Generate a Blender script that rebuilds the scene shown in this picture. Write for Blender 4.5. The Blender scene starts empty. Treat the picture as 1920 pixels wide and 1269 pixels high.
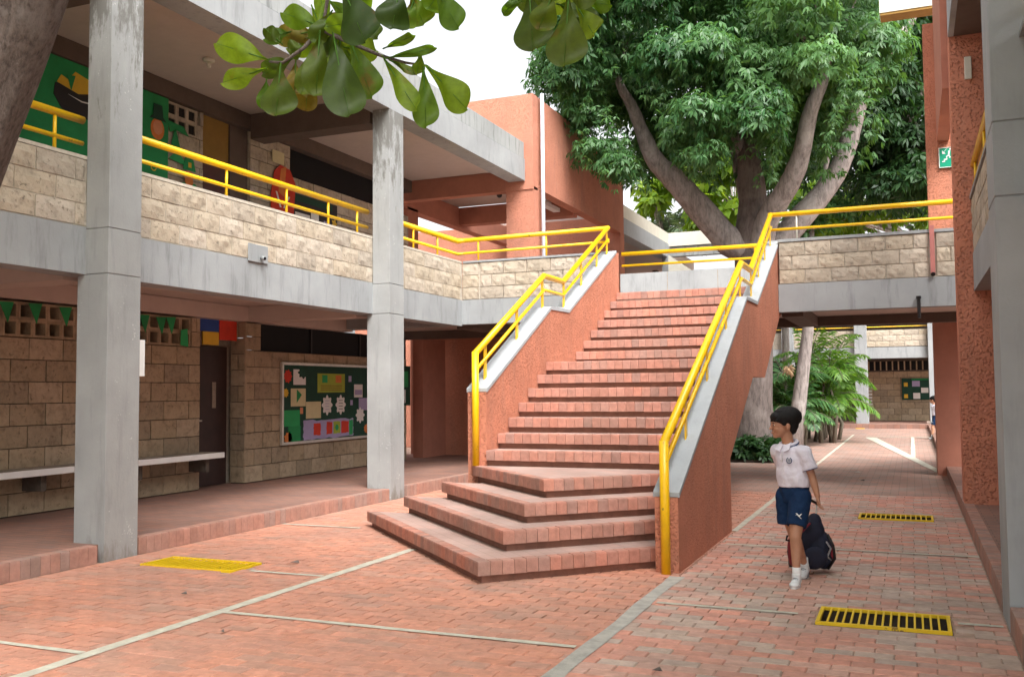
import bpy, bmesh, math, random
import numpy as np
from mathutils import Vector, Matrix, noise
R = math.radians
random.seed(7); np.random.seed(7)
S = bpy.context.scene
col = S.collection
# ---------------------------------------------------------------- camera
F_PX, YAW, PITCH, ROLL = 1794.37, 0.394636, 0.05515, -0.0089747
CAM = Vector((0, 0, 1.45))
_fw = Vector((-math.sin(YAW)*math.cos(PITCH), math.cos(YAW)*math.cos(PITCH), math.sin(PITCH)))
_r = Vector((math.cos(YAW), math.sin(YAW), 0)); _u = _r.cross(_fw)
_c, _s = math.cos(ROLL), math.sin(ROLL)
RT = _c*_r + _s*_u; UP = -_s*_r + _c*_u; FW = _fw
cam = bpy.data.objects.new('camera', bpy.data.cameras.new('camera')); col.objects.link(cam)
cam.matrix_world = Matrix(((RT.x, UP.x, -FW.x, CAM.x), (RT.y, UP.y, -FW.y, CAM.y), (RT.z, UP.z, -FW.z, CAM.z), (0, 0, 0, 1)))
cam.data.sensor_width = 36; cam.data.lens = 36*F_PX/1920; cam.data.clip_end = 2000; cam.data.clip_start = .05
S.camera = cam
# ---------------------------------------------------------------- sky, sun, exposure
SUN_EL, SUN_AZ = R(52), R(140)      # azimuth measured from +Y towards +X
w = bpy.data.worlds.new('World'); S.world = w; w.use_nodes = True
nt = w.node_tree; nt.nodes.clear()
sky = nt.nodes.new('ShaderNodeTexSky'); sky.sky_type = 'NISHITA'; sky.sun_disc = False
sky.sun_elevation = SUN_EL; sky.sun_rotation = SUN_AZ; sky.air_density = 1.0; sky.dust_density = 6.0; sky.ozone_density = 1.0
hs = nt.nodes.new('ShaderNodeHueSaturation'); hs.inputs['Saturation'].default_value = .12
bg = nt.nodes.new('ShaderNodeBackground'); bg.inputs[1].default_value = .15
wo = nt.nodes.new('ShaderNodeOutputWorld')
nt.links.new(sky.outputs[0], hs.inputs['Color']); nt.links.new(hs.outputs[0], bg.inputs[0]); nt.links.new(bg.outputs[0], wo.inputs[0])
sun = bpy.data.objects.new('sun', bpy.data.lights.new('sun', 'SUN')); col.objects.link(sun)
sun.data.energy = 1.15; sun.data.angle = R(28); sun.data.color = (1, .965, .93)
_d = Vector((math.sin(SUN_AZ)*math.cos(SUN_EL), math.cos(SUN_AZ)*math.cos(SUN_EL), math.sin(SUN_EL)))
sun.rotation_euler = _d.to_track_quat('Z', 'Y').to_euler(); sun.location = (0, 0, 30)
S.view_settings.view_transform = 'Standard'; S.view_settings.look = 'None'
S.view_settings.exposure = 1.45; S.view_settings.gamma = 1; S.view_settings.use_curve_mapping = False
S.cycles.max_bounces = 8; S.cycles.diffuse_bounces = 5; S.cycles.transparent_max_bounces = 8

def at(px, py, Y):
    """the point at distance Y along the courtyard that stands at this spot of the photograph (1920 wide)"""
    d = FW*F_PX + RT*(px-960) - UP*(py-634.5)
    return CAM + d*(Y/d.y)
# ---------------------------------------------------------------- materials
MATS = {}
class NT:
    def __init__(s, name):
        s.m = bpy.data.materials.new(name); s.m.use_nodes = True; s.t = s.m.node_tree
        s.b = s.t.nodes['Principled BSDF']; MATS[name] = s.m
    def n(s, typ, **kw):
        nd = s.t.nodes.new(typ)
        for k, v in kw.items():
            if k.startswith('_'): setattr(nd, k[1:], v)
            else: nd.inputs[k.replace('__', ' ')].default_value = v
        return nd
    def l(s, a, b): s.t.links.new(a, b)
    def noise(s, scale, detail=4, rough=.6, vec=None):
        nd = s.n('ShaderNodeTexNoise', Scale=scale, Detail=detail, Roughness=rough)
        if vec is not None: s.l(vec, nd.inputs['Vector'])
        return nd
    def ramp(s, fac, stops):
        nd = s.n('ShaderNodeValToRGB'); e = nd.color_ramp.elements
        while len(e) < len(stops): e.new(.5)
        for q, (p, c) in zip(e, stops):
            q.position = p; q.color = (*c, 1) if isinstance(c, tuple) else (c, c, c, 1)
        s.l(fac, nd.inputs[0]); return nd
    def mix(s, fac, a, b, mode='MIX'):
        nd = s.n('ShaderNodeMix', _data_type='RGBA', _blend_type=mode)
        for v, i in ((fac, 0), (a, 6), (b, 7)):
            if hasattr(v, 'links') or hasattr(v, 'is_linked'): s.l(v, nd.inputs[i])
            elif isinstance(v, tuple): nd.inputs[i].default_value = (*v, 1)
            else: nd.inputs[i].default_value = v
        return nd.outputs[2]
    def coords(s, scale=(1, 1, 1)):
        g = s.n('ShaderNodeNewGeometry'); mp = s.n('ShaderNodeMapping'); mp.inputs['Scale'].default_value = scale
        s.l(g.outputs['Position'], mp.inputs[0]); return mp.outputs[0]
    def bump(s, h, strength, dist):
        nd = s.n('ShaderNodeBump', Strength=strength, Distance=dist)
        s.l(h, nd.inputs['Height'])
        s.l(nd.outputs[0], s.b.inputs['Normal']); return nd
    def base(s, c):
        if isinstance(c, tuple): s.b.inputs['Base Color'].default_value = (*c, 1)
        else: s.l(c, s.b.inputs['Base Color'])
    def rough(s, v, spec=None):
        s.b.inputs['Roughness'].default_value = v
        if spec is not None: s.b.inputs['Specular IOR Level'].default_value = spec

def simple(name, c, rough=.6, var=.15, scale=6, bump=.0, spec=.5, metal=0):
    m = NT(name); p = m.coords()
    n1 = m.noise(scale, 5, .65, p)
    k = m.ramp(n1.outputs[0], [(.3, tuple(x*(1-var) for x in c)), (.7, tuple(min(1, x*(1+var)) for x in c))])
    m.base(k.outputs[0]); m.rough(rough, spec); m.b.inputs['Metallic'].default_value = metal
    if bump: m.bump(m.noise(scale*12, 4, .6, p).outputs[0], bump, .01)
    return m.m

def chipped(name, c, rough):
    m = NT(name); p = m.coords(); n1 = m.noise(4, 5, .65, p); n2 = m.noise(38, 5, .75, p); n3 = m.noise(5, 3, .5, p)
    k = m.ramp(n1.outputs[0], [(.3, tuple(x*.82 for x in c)), (.65, c)])
    ad = m.n('ShaderNodeMath', _operation='MULTIPLY'); m.l(n2.outputs[0], ad.inputs[0]); m.l(n3.outputs[0], ad.inputs[1])
    ch = m.ramp(ad.outputs[0], [(.385, 0.), (.41, .8)])
    m.base(m.mix(ch.outputs[0], k.outputs[0], (.11, .06, .03))); m.rough(rough, .45)
    m.bump(n2.outputs[0], .15, .004); return m.m

def concrete(name, c, stain=.35, peel=False):
    m = NT(name); p = m.coords()
    big = m.noise(1.3, 5, .6, p); fine = m.noise(45, 4, .6, p)
    streak = m.noise(3.0, 4, .7, m.coords((3.2, 3.2, .45)))
    c1 = m.ramp(big.outputs[0], [(.3, tuple(x*.84 for x in c)), (.7, tuple(x*1.1 for x in c))])
    st = m.ramp(streak.outputs[0], [(.52, 0.), (.74, 1.)])
    mul = m.n('ShaderNodeMath', _operation='MULTIPLY'); m.l(st.outputs[0], mul.inputs[0]); mul.inputs[1].default_value = stain
    c2 = m.mix(mul.outputs[0], c1.outputs[0], tuple(x*.4 for x in c))
    if peel:
        g = m.n('ShaderNodeNewGeometry'); sep = m.n('ShaderNodeSeparateXYZ'); m.l(g.outputs['Position'], sep.inputs[0])
        zr = m.n('ShaderNodeMapRange'); m.l(sep.outputs[2], zr.inputs[0])
        zr.inputs[1].default_value = 2.9; zr.inputs[2].default_value = 5.2; zr.inputs[3].default_value = -.26; zr.inputs[4].default_value = .10
        bl = m.noise(2.6, 6, .72, m.coords((2.6, 2.6, .8)))
        ad = m.n('ShaderNodeMath', _operation='ADD'); m.l(bl.outputs[0], ad.inputs[0]); m.l(zr.outputs[0], ad.inputs[1])
        dk = m.ramp(ad.outputs[0], [(.5, 0.), (.6, .75)])
        c2 = m.mix(dk.outputs[0], c2, (.12, .115, .10))
        ad2 = m.n('ShaderNodeMath', _operation='SUBTRACT'); m.l(fine.outputs[0], ad2.inputs[0]); m.l(bl.outputs[0], ad2.inputs[1])
        wh = m.ramp(ad2.outputs[0], [(.24, 0.), (.28, .6)])
        c2 = m.mix(wh.outputs[0], c2, (.62, .62, .62))
        # dirt splashed near the ground
        zf = m.n('ShaderNodeMapRange'); m.l(sep.outputs[2], zf.inputs[0])
        zf.inputs[1].default_value = 0.; zf.inputs[2].default_value = .55; zf.inputs[3].default_value = .2; zf.inputs[4].default_value = -.3
        ad3 = m.n('ShaderNodeMath', _operation='ADD'); m.l(bl.outputs[0], ad3.inputs[0]); m.l(zf.outputs[0], ad3.inputs[1])
        dz = m.ramp(ad3.outputs[0], [(.55, 0.), (.75, .7)])
        c2 = m.mix(dz.outputs[0], c2, (.16, .14, .11))
    m.base(c2); m.rough(.85, .25); m.bump(fine.outputs[0], .25, .006)
    return m.m

def stucco(name, c, scale=22, strength=.9):
    m = NT(name); p = m.coords()
    n0 = m.noise(scale*.9, 2, .5, p)
    wv = m.n('ShaderNodeVectorMath', _operation='MULTIPLY_ADD'); m.l(n0.outputs[1], wv.inputs[0]); wv.inputs[1].default_value = (.06, .06, .06); m.l(p, wv.inputs[2])
    v = m.n('ShaderNodeTexVoronoi', Scale=scale, Randomness=1.0, _feature='F1'); m.l(wv.outputs[0], v.inputs['Vector'])
    n2 = m.noise(scale*1.6, 5, .7, p); n3 = m.noise(1.2, 4, .6, p)
    pits = m.ramp(n2.outputs[0], [(.33, 0.), (.43, 1.)])
    vr = m.ramp(v.outputs['Distance'], [(.05, 0.), (.45, 1.)])
    h = m.n('ShaderNodeMath', _operation='MULTIPLY'); m.l(pits.outputs[0], h.inputs[0]); m.l(vr.outputs[0], h.inputs[1])
    c1 = m.ramp(n3.outputs[0], [(.3, tuple(x*.85 for x in c)), (.7, tuple(x*1.12 for x in c))])
    n4 = m.noise(2.2, 6, .7, m.coords((1.6, 1.6, .35))); gr = m.ramp(n4.outputs[0], [(.5, 0.), (.72, .5)])
    c1o = m.mix(gr.outputs[0], c1.outputs[0], (c[0]*.62, c[1]*.78, c[2]*.9))
    n5 = m.noise(7, 5, .7, p); gp = m.ramp(n5.outputs[0], [(.6, 0.), (.7, .3)]); c1o = m.mix(gp.outputs[0], c1o, (c[0]*1.1, c[1]*1.45, c[2]*1.6))
    c2 = m.mix(pits.outputs[0], tuple(x*.62 for x in c), c1o)  # pits darkened in the colour like shaded hollows
    m.base(c2); m.rough(.9, .2); m.bump(h.outputs[0], strength, .02)
    return m.m

def stone_mat(name, c, randomness=.22):
    m = NT(name); p = m.coords(); oi = m.n('ShaderNodeObjectInfo')
    k = m.ramp(oi.outputs['Random'], [(0., tuple(x*(1-randomness) for x in c)), (.5, (c[0], c[1]*.97, c[2]*.9)), (1., tuple(x*(1+randomness*.6) for x in c))])
    n1 = m.noise(9, 6, .7, p)
    v = m.ramp(n1.outputs[0], [(.28, .62), (.5, .98), (.7, 1.1)])
    c2 = m.mix(1.0, k.outputs[0], v.outputs[0], 'MULTIPLY')
    n2 = m.noise(26, 6, .75, p); pit = m.ramp(n2.outputs[0], [(.30, .0), (.42, 1.)])
    c3 = m.mix(pit.outputs[0], tuple(x*.5 for x in c), c2)
    m.base(c3); m.rough(.9, .2)
    ad = m.n('ShaderNodeMath', _operation='ADD'); m.l(n1.outputs[0], ad.inputs[0]); m.l(pit.outputs[0], ad.inputs[1])
    m.bump(ad.outputs[0], .7, .012)
    return m.m

def brick_mat(name, gain=1., rough=.8):
    """colour comes from each brick: object colour for single bricks, a face attribute in the joined ones"""
    m = NT(name); p = m.coords(); oi = m.n('ShaderNodeObjectInfo'); a = m.n('ShaderNodeAttribute'); a.attribute_name = 'tint'
    c = m.mix(1.0, oi.outputs['Color'], a.outputs['Color'], 'ADD')
    n1 = m.noise(14, 5, .65, p); v = m.ramp(n1.outputs[0], [(.3, .76*gain), (.7, 1.12*gain)])
    c = m.mix(1.0, c, v.outputs[0], 'MULTIPLY')
    n2 = m.noise(1.1, 5, .65, p); d = m.ramp(n2.outputs[0], [(.4, .0), (.7, .5)])
    c = m.mix(d.outputs[0], c, (.27, .2, .165))
    m.base(c); m.rough(rough, .3); m.bump(m.noise(60, 4, .6, p).outputs[0], .35, .006)
    return m.m

def brick_tex(name, c1, c2, mortar, bw=.21, bh=.105, ms=.006, rot=0, rough=.8, axis='xy'):
    m = NT(name); g = m.n('ShaderNodeNewGeometry'); mp = m.n('ShaderNodeMapping'); m.l(g.outputs['Position'], mp.inputs[0])
    mp.inputs['Rotation'].default_value = (0, 0, rot)
    b = m.n('ShaderNodeTexBrick'); m.l(mp.outputs[0], b.inputs['Vector'])
    b.inputs['Color1'].default_value = (*c1, 1); b.inputs['Color2'].default_value = (*c2, 1); b.inputs['Mortar'].default_value = (*mortar, 1)
    b.inputs['Scale'].default_value = 1; b.inputs['Mortar Size'].default_value = ms; b.inputs['Brick Width'].default_value = bw; b.inputs['Row Height'].default_value = bh
    b.inputs['Mortar Smooth'].default_value = .3
    n1 = m.noise(1.4, 6, .65, mp.outputs[0]); v = m.ramp(n1.outputs[0], [(.3, .72), (.7, 1.1)])
    c = m.mix(1., b.outputs[0], v.outputs[0], 'MULTIPLY')
    m.base(c); m.rough(rough, .3)
    m.bump(b.outputs['Fac'], -.4, .004)
    return m.m

def leafmat(name, c, c2, trans, vein=False, rough=.45, spread=.35):
    m = NT(name); p = m.coords()
    a = m.n('ShaderNodeAttribute'); a.attribute_name = 'tint'
    oi = m.n('ShaderNodeObjectInfo')
    ad = m.n('ShaderNodeMath', _operation='ADD'); m.l(a.outputs['Fac'], ad.inputs[0])
    ml = m.n('ShaderNodeMath', _operation='MULTIPLY'); m.l(oi.outputs['Random'], ml.inputs[0]); ml.inputs[1].default_value = 1. if vein else 0.
    m.l(ml.outputs[0], ad.inputs[1])
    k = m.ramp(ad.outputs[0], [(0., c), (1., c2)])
    c0 = k.outputs[0]
    if vein:
        n1 = m.noise(16, 5, .7, p); v = m.ramp(n1.outputs[0], [(.3, .7), (.65, 1.15)]); c0 = m.mix(1., c0, v.outputs[0], 'MULTIPLY')
        n2 = m.noise(7, 4, .6, p); br = m.ramp(n2.outputs[0], [(.6, 0.), (.72, .6)]); c0 = m.mix(br.outputs[0], c0, (.16, .07, .02))
    m.base(c0); m.rough(rough, .4)
    tr = m.n('ShaderNodeBsdfTranslucent')
    tc = m.mix(1., c0, (1.9, 1.7, .7), 'MULTIPLY'); m.l(tc, tr.inputs[0])
    mx = m.n('ShaderNodeMixShader'); mx.inputs[0].default_value = trans
    out = m.t.nodes['Material Output']
    m.l(m.b.outputs[0], mx.inputs[1]); m.l(tr.outputs[0], mx.inputs[2]); m.l(mx.outputs[0], out.inputs[0])
    return m.m

def bark(name, c, scale=1., bumpd=.02, patch=(.5, .45, .4)):
    m = NT(name); p = m.coords((6*scale, 6*scale, 1.3*scale))
    n1 = m.noise(3, 8, .75, p); n2 = m.noise(1.8*scale, 5, .65, m.coords())
    a = m.ramp(n1.outputs[0], [(.3, tuple(x*.35 for x in c)), (.55, c), (.75, tuple(x*1.4 for x in c))])
    b = m.ramp(n2.outputs[0], [(.52, 0.), (.62, .7)])
    m.base(m.mix(b.outputs[0], a.outputs[0], patch)); m.rough(.9, .2); m.bump(n1.outputs[0], .8, bumpd)
    return m.m

M = MATS
concrete('concrete', (.315, .33, .335), .5)
concrete('column_concrete', (.335, .345, .34), .3, peel=True)
concrete('roof_concrete', (.315, .33, .325), .9)
concrete('coping_paint', (.36, .385, .40), .2)
simple('ceiling_paint', (.50, .415, .37), .9, .05)
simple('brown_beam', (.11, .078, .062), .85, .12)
stucco('stucco', (.56, .225, .14), 42, .8)
stucco('stucco_coarse', (.62, .25, .16), 23, .85)
stucco('stucco_pale', (.53, .225, .15), 38, .7)
simple('terracotta_smooth', (.40, .165, .11), .85, .1, 4, .2)
stone_mat('limestone', (.46, .40, .325), .14)
stone_mat('wall_stone', (.39, .31, .22), .2)
simple('parapet_cement', (.50, .45, .37), .95, .15, 20, .3)
simple('paving_sand', (.38, .26, .20), .95, .3, 20, .4)
simple('mortar', (.30, .26, .21), .95, .2, 20, .3)
simple('mortar_dark', (.09, .07, .055), .95, .3, 15, .3)
simple('joint_cement', (.52, .49, .40), .9, .2, 9, .3)
simple('joint_grey', (.40, .38, .34), .9, .25, 9, .4)
brick_mat('paver'); brick_mat('step_brick')
brick_tex('far_pavement', (.46, .25, .19), (.34, .26, .22), (.2, .15, .12))
brick_tex('walkway_tile', (.32, .165, .12), (.26, .155, .125), (.17, .11, .09), .21, .105, .005)
brick_tex('tread_tile', (.48, .31, .26), (.43, .31, .27), (.33, .23, .19), .21, .105, .003, R(45))
brick_tex('tread_tile_straight', (.48, .31, .26), (.43, .31, .27), (.33, .23, .19), .21, .105, .003)
m_ = chipped('yellow_paint', (.88, .52, .006), .34)
chipped('yellow_grate', (.84, .56, .012), .5)
simple('door_wood', (.075, .018, .012), .45, .3, 5)
simple('door_brown', (.03, .012, .010), .5, .3, 5)
simple('dark_glass', (.006, .007, .009), .55, .2, 2, 0, .2)
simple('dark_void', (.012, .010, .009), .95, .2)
simple('white_paint', (.78, .78, .76), .5, .05)
simple('paper_white', (.72, .72, .70), .8, .05)
simple('paper_cream', (.62, .56, .33), .8, .06)
simple('paper_lime', (.34, .42, .05), .8, .1)
simple('paper_green', (.01, .24, .07), .75, .18, 3)
simple('paper_bright_green', (.02, .33, .10), .75, .1)
simple('paper_darkgreen', (.005, .05, .03), .8, .2)
simple('paper_red', (.55, .035, .012), .7, .15)
simple('paper_orange', (.62, .19, .04), .7, .15)
simple('paper_yellow', (.65, .42, .03), .7, .1)
simple('paper_blue', (.015, .06, .28), .7, .15)
simple('paper_lilac', (.36, .32, .52), .8, .08)
simple('paper_skin', (.62, .27, .14), .8, .1)
simple('paper_black', (.01, .009, .011), .6, .1)
simple('riser_brown', (.25, .12, .085), .9, .2, 9, .3)
simple('ochre_paint', (.27, .155, .03), .8, .1)
simple('cream_paint', (.66, .64, .55), .7, .06)
simple('pvc_pipe', (.55, .62, .72), .35, .08)
simple('pink_pipe', (.42, .15, .13), .6, .15)
simple('black_plastic', (.012, .011, .012), .45, .1)
simple('aluminium', (.62, .60, .55), .4, .1, 8, 0, .5, .6)
simple('sign_green', (.0, .30, .17), .4, .06)
simple('soil', (.03, .022, .015), .95, .4, 20, .5)
leafmat('leaf_almond_old', (.16, .15, .02), (.26, .15, .03), .4, vein=True, rough=.6)
simple('litter', (.5, .47, .42), .9, .2)
simple('dried_leaf', (.30, .20, .11), .9, .3)
bark('bark_near', (.19, .155, .135), 2.6, .05, (.27, .24, .22))
bark('bark_grey', (.33, .29, .27), .8, .03, (.44, .40, .375))
bark('bark_trunk', (.19, .155, .14), .9, .04, (.26, .22, .2))  # trunk bark toned darker, partly for the shade under the bridge
bark('bark_palm', (.20, .17, .13), 1.2, .01, (.28, .25, .2))
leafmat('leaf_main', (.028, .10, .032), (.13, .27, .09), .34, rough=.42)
leafmat('leaf_dark', (.016, .055, .018), (.055, .13, .035), .3)
leafmat('leaf_lime', (.07, .17, .015), (.20, .30, .03), .45)
leafmat('leaf_palm', (.06, .17, .025), (.18, .34, .06), .4)
leafmat('leaf_pale', (.10, .17, .10), (.22, .30, .20), .35)
leafmat('leaf_almond', (.07, .16, .012), (.20, .32, .02), .62, vein=True, rough=.55)
leafmat('leaf_almond_dark', (.030, .065, .006), (.10, .155, .012), .5, vein=True, rough=.5)

# ---------------------------------------------------------------- geometry helpers
class MB:
    def __init__(s): s.v = []; s.f = []; s.mi = []; s.c = []
    def add(s, vs, fs, mi=0, c=None):
        o = len(s.v); s.v += [tuple(v) for v in vs]; s.f += [tuple(i+o for i in f) for f in fs]; s.mi += [mi]*len(fs)
        s.c += [c]*len(fs); return s
    def box(s, x0, x1, y0, y1, z0, z1, mi=0, c=None):
        vs = [(x0, y0, z0), (x1, y0, z0), (x1, y1, z0), (x0, y1, z0), (x0, y0, z1), (x1, y0, z1), (x1, y1, z1), (x0, y1, z1)]
        return s.add(vs, [(0, 3, 2, 1), (4, 5, 6, 7), (0, 1, 5, 4), (1, 2, 6, 5), (2, 3, 7, 6), (3, 0, 4, 7)], mi, c)
    def prism(s, poly, z0, z1, mi=0):
        n = len(poly); a = sum(poly[i][0]*poly[(i+1) % n][1]-poly[(i+1) % n][0]*poly[i][1] for i in range(n))
        if a < 0: poly = poly[::-1]
        vs = [(x, y, z0) for x, y in poly]+[(x, y, z1) for x, y in poly]
        return s.add(vs, [tuple(range(n))[::-1], tuple(range(n, 2*n))]+[(i, (i+1) % n, n+(i+1) % n, n+i) for i in range(n)], mi)
    def prism_x(s, poly, x0, x1, mi=0):
        """outline in (y, z), thickness along x"""
        n = len(poly); a = sum(poly[i][0]*poly[(i+1) % n][1]-poly[(i+1) % n][0]*poly[i][1] for i in range(n))
        if a < 0: poly = poly[::-1]
        vs = [(x0, y, z) for y, z in poly]+[(x1, y, z) for y, z in poly]
        return s.add(vs, [tuple(range(n))[::-1], tuple(range(n, 2*n))]+[(i, (i+1) % n, n+(i+1) % n, n+i) for i in range(n)], mi)
    def tube(s, pts, rad, n=12, caps=True, mi=0, ell=1.):
        pts = [Vector(p) for p in pts]; rads = rad if isinstance(rad, (list, tuple)) else [rad]*len(pts)
        vs = []; side = None
        for i, p in enumerate(pts):
            if i == 0: t = pts[1]-p
            elif i == len(pts)-1: t = p-pts[i-1]
            else: t = (pts[i+1]-p).normalized()+(p-pts[i-1]).normalized()
            t.normalize()
            if side is None:
                side = t.cross(Vector((0, 0, 1)));
                if side.length < .1: side = t.cross(Vector((1, 0, 0)))
            side = (side-t*side.dot(t)).normalized(); up = side.cross(t)
            k = 1.
            if 0 < i < len(pts)-1:
                k = 1/max(.5, t.dot((pts[i+1]-p).normalized()))
            for j in range(n):
                a = 2*math.pi*j/n
                vs.append(p+(side*math.cos(a)*ell+up*math.sin(a))*rads[i]*(k if i not in (0, len(pts)-1) else 1))
        fs = [(i*n+j, i*n+(j+1) % n, (i+1)*n+(j+1) % n, (i+1)*n+j) for i in range(len(pts)-1) for j in range(n)]
        if caps: fs += [tuple(range(n))[::-1], tuple(range((len(pts)-1)*n, len(pts)*n))]
        return s.add(vs, fs, mi)
    def ball(s, c, r, nu=14, nv=10, mi=0):
        rx, ry, rz = r if isinstance(r, tuple) else (r, r, r)
        vs = [(c[0], c[1], c[2]-rz)]
        for i in range(1, nv):
            a = math.pi*i/nv-math.pi/2
            vs += [(c[0]+rx*math.cos(a)*math.cos(2*math.pi*j/nu), c[1]+ry*math.cos(a)*math.sin(2*math.pi*j/nu), c[2]+rz*math.sin(a)) for j in range(nu)]
        vs.append((c[0], c[1], c[2]+rz)); fs = []
        for j in range(nu): fs.append((0, 1+(j+1) % nu, 1+j))
        for i in range(nv-2):
            for j in range(nu): fs.append((1+i*nu+j, 1+i*nu+(j+1) % nu, 1+(i+1)*nu+(j+1) % nu, 1+(i+1)*nu+j))
        o = 1+(nv-2)*nu
        for j in range(nu): fs.append((o+j, o+(j+1) % nu, len(vs)-1))
        return s.add(vs, fs, mi)
    def build(s, name, mats, parent=None, smooth=False, **kw):
        me = bpy.data.meshes.new(name); me.from_pydata([tuple(v) for v in s.v], [], s.f)
        for m in (mats if isinstance(mats, (list, tuple)) else [mats]): me.materials.append(M[m] if isinstance(m, str) else m)
        if any(s.mi): me.polygons.foreach_set('material_index', s.mi)
        if smooth: me.polygons.foreach_set('use_smooth', [True]*len(s.f))
        if any(c is not None for c in s.c):
            a = me.attributes.new('tint', 'FLOAT_COLOR', 'FACE')
            a.data.foreach_set('color', [x for c in s.c for x in ((*c, 1) if c is not None else (0, 0, 0, 1))])
        me.update()
        return link(name, me, parent, **kw)

WORLD = {}
def link(name, me, parent=None, mat=None, **props):
    o = bpy.data.objects.new(name, me); col.objects.link(o)
    if mat is not None: o.matrix_world = mat; WORLD[o.name] = mat.copy()
    else: WORLD[o.name] = Matrix.Identity(4)
    if parent is not None:
        o.parent = parent; o.matrix_parent_inverse = WORLD[parent.name].inverted()
    o.color = (0, 0, 0, 1)
    for k, v in props.items(): o[k] = v
    return o
def empty(name, loc, label, cat, group=None):
    o = bpy.data.objects.new(name, None); col.objects.link(o); o.location = loc; o.empty_display_size = .3
    WORLD[o.name] = Matrix.Translation(Vector(loc)); o['label'] = label; o['category'] = cat
    if group: o['group'] = group
    return o
def thing(o, label, cat, group=None):
    o['label'] = label; o['category'] = cat
    if group: o['group'] = group
    return o
def box(name, m, parent, *b, **kw): return MB().box(*b).build(name, m, parent, **kw)
def bevel(o, wd=.006, seg=1):
    b = o.modifiers.new('bevel', 'BEVEL'); b.width = wd; b.segments = seg; b.limit_method = 'ANGLE'; return o

# rough stone blocks, alike pieces share a few meshes
def stone_meshes(mat, depth=.05, rough=.007, n=4, nu=5, nv=3):
    out = []
    for k in range(n):
        me = bpy.data.meshes.new('stone_block'); vs = []; fs = []
        for j in range(nv+1):
            for i in range(nu+1):
                e = 0 < i < nu and 0 < j < nv
                y = random.uniform(-rough*.4, rough*1.3) if e else -.004
                x = i/nu-.5; z = j/nv-.5
                if not e: x *= random.uniform(.985, 1); z *= random.uniform(.985, 1)
                vs.append((x, y, z))
        b = len(vs)
        ring = [i for i in range(nu+1)]+[(nu+1)*j+nu for j in range(1, nv+1)]+[(nu+1)*nv+i for i in range(nu-1, -1, -1)]+[(nu+1)*j for j in range(nv-1, 0, -1)]
        for r in ring: x, y, z = vs[r]; vs.append((x, -depth, z))
        for j in range(nv):
            for i in range(nu):
                a = j*(nu+1)+i; fs.append((a, a+nu+1, a+nu+2, a+1))
        L = len(ring)
        for i in range(L): fs.append((ring[i], ring[(i+1) % L], b+(i+1) % L, b+i))
        me.from_pydata(vs, [], fs); me.materials.append(M[mat]); out.append(me)
    return out
STONE = {'limestone': stone_meshes('limestone'), 'wall_stone': stone_meshes('wall_stone', rough=.004)}
def stones(parent, mat, n, plane, u0, u1, z0, z1, holes=(), bl=.40, bh=.205, joint=.009, shift=0., name='stone_block'):
    """courses of blocks on a wall; n = outward normal '+x','-x','-y'; plane = face coordinate; holes = (u0,u1,z0,z1)"""
    rows = max(1, round((z1-z0)/bh)); h = (z1-z0)/rows; cnt = 0
    for r in range(rows):
        za, zb = z0+r*h, z0+(r+1)*h
        u = u0-(bl/2 if (r % 2) else 0)-shift
        while u < u1:
            a, b = max(u, u0), min(u+bl, u1); u += bl
            segs = [(a, b)]
            for (h0, h1, g0, g1) in holes:
                if zb > g0+.03 and za < g1-.03:
                    ns = []
                    for (p, q) in segs:
                        if q <= h0 or p >= h1: ns.append((p, q)); continue
                        if p < h0: ns.append((p, h0))
                        if q > h1: ns.append((h1, q))
                    segs = ns
            for (p, q) in segs:
                if q-p < .06: continue
                me = random.choice(STONE[mat]); L = q-p-joint; c = (p+q)/2; zc = (za+zb)/2
                sc = Matrix.Diagonal((L, 1, h-joint, 1))
                pr = random.uniform(-.003, .004)
                if n == '+x': m4 = Matrix(((0, 1, 0, plane+pr), (-1, 0, 0, c), (0, 0, 1, zc), (0, 0, 0, 1)))
                elif n == '-x': m4 = Matrix(((0, -1, 0, plane-pr), (1, 0, 0, c), (0, 0, 1, zc), (0, 0, 0, 1)))
                else: m4 = Matrix(((-1, 0, 0, c), (0, -1, 0, plane-pr), (0, 0, 1, zc), (0, 0, 0, 1)))
                link(name, me, parent, m4 @ sc); cnt += 1
    return cnt

def pick(base, var=.12, grey=0.):
    k = random.uniform(1-var, 1+var); g = random.random()*grey
    c = [x*k for x in base]; l = sum(c)/3*.8
    return tuple(x*(1-g)+l*g for x in c)
def railing(parent, hand, mids, posts, r=.035, rm=.018, extra=None):
    MB().tube(hand, r, 14).build('handrail', 'yellow_paint', parent, True)
    for mid in mids: MB().tube(mid, rm, 10).build('mid_rail', 'yellow_paint', parent, True)
    for p, z0, z1 in posts:
        MB().tube([(p[0], p[1], z0), (p[0], p[1], z1)], .016, 8).build('post', 'yellow_paint', parent, True)
# ================================================================ GROUND
# pits under the drain grates, cut out of the ground sheet
PITS = [(-.60, .185, 6.27, 6.73), (-.60, .185, 11.42, 11.87), (-6.13, -5.16, 6.40, 6.80), (-1.9, -1.6, 36.6, 36.85)]
def sheet_with_holes(x0, x1, y0, y1, z, holes):
    xs = sorted({x0, x1, *[v for h in holes for v in h[:2] if x0 < v < x1]}); ys = sorted({y0, y1, *[v for h in holes for v in h[2:] if y0 < v < y1]})
    vs = [(x, y, z) for y in ys for x in xs]; fs = []; nx = len(xs)
    for j in range(len(ys)-1):
        for i in range(nx-1):
            cx_, cy_ = (xs[i]+xs[i+1])/2, (ys[j]+ys[j+1])/2
            if any(h[0] < cx_ < h[1] and h[2] < cy_ < h[3] for h in holes): continue
            fs.append((j*nx+i, j*nx+i+1, (j+1)*nx+i+1, (j+1)*nx+i))
    b = MB(); b.add(vs, fs); return b
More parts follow.
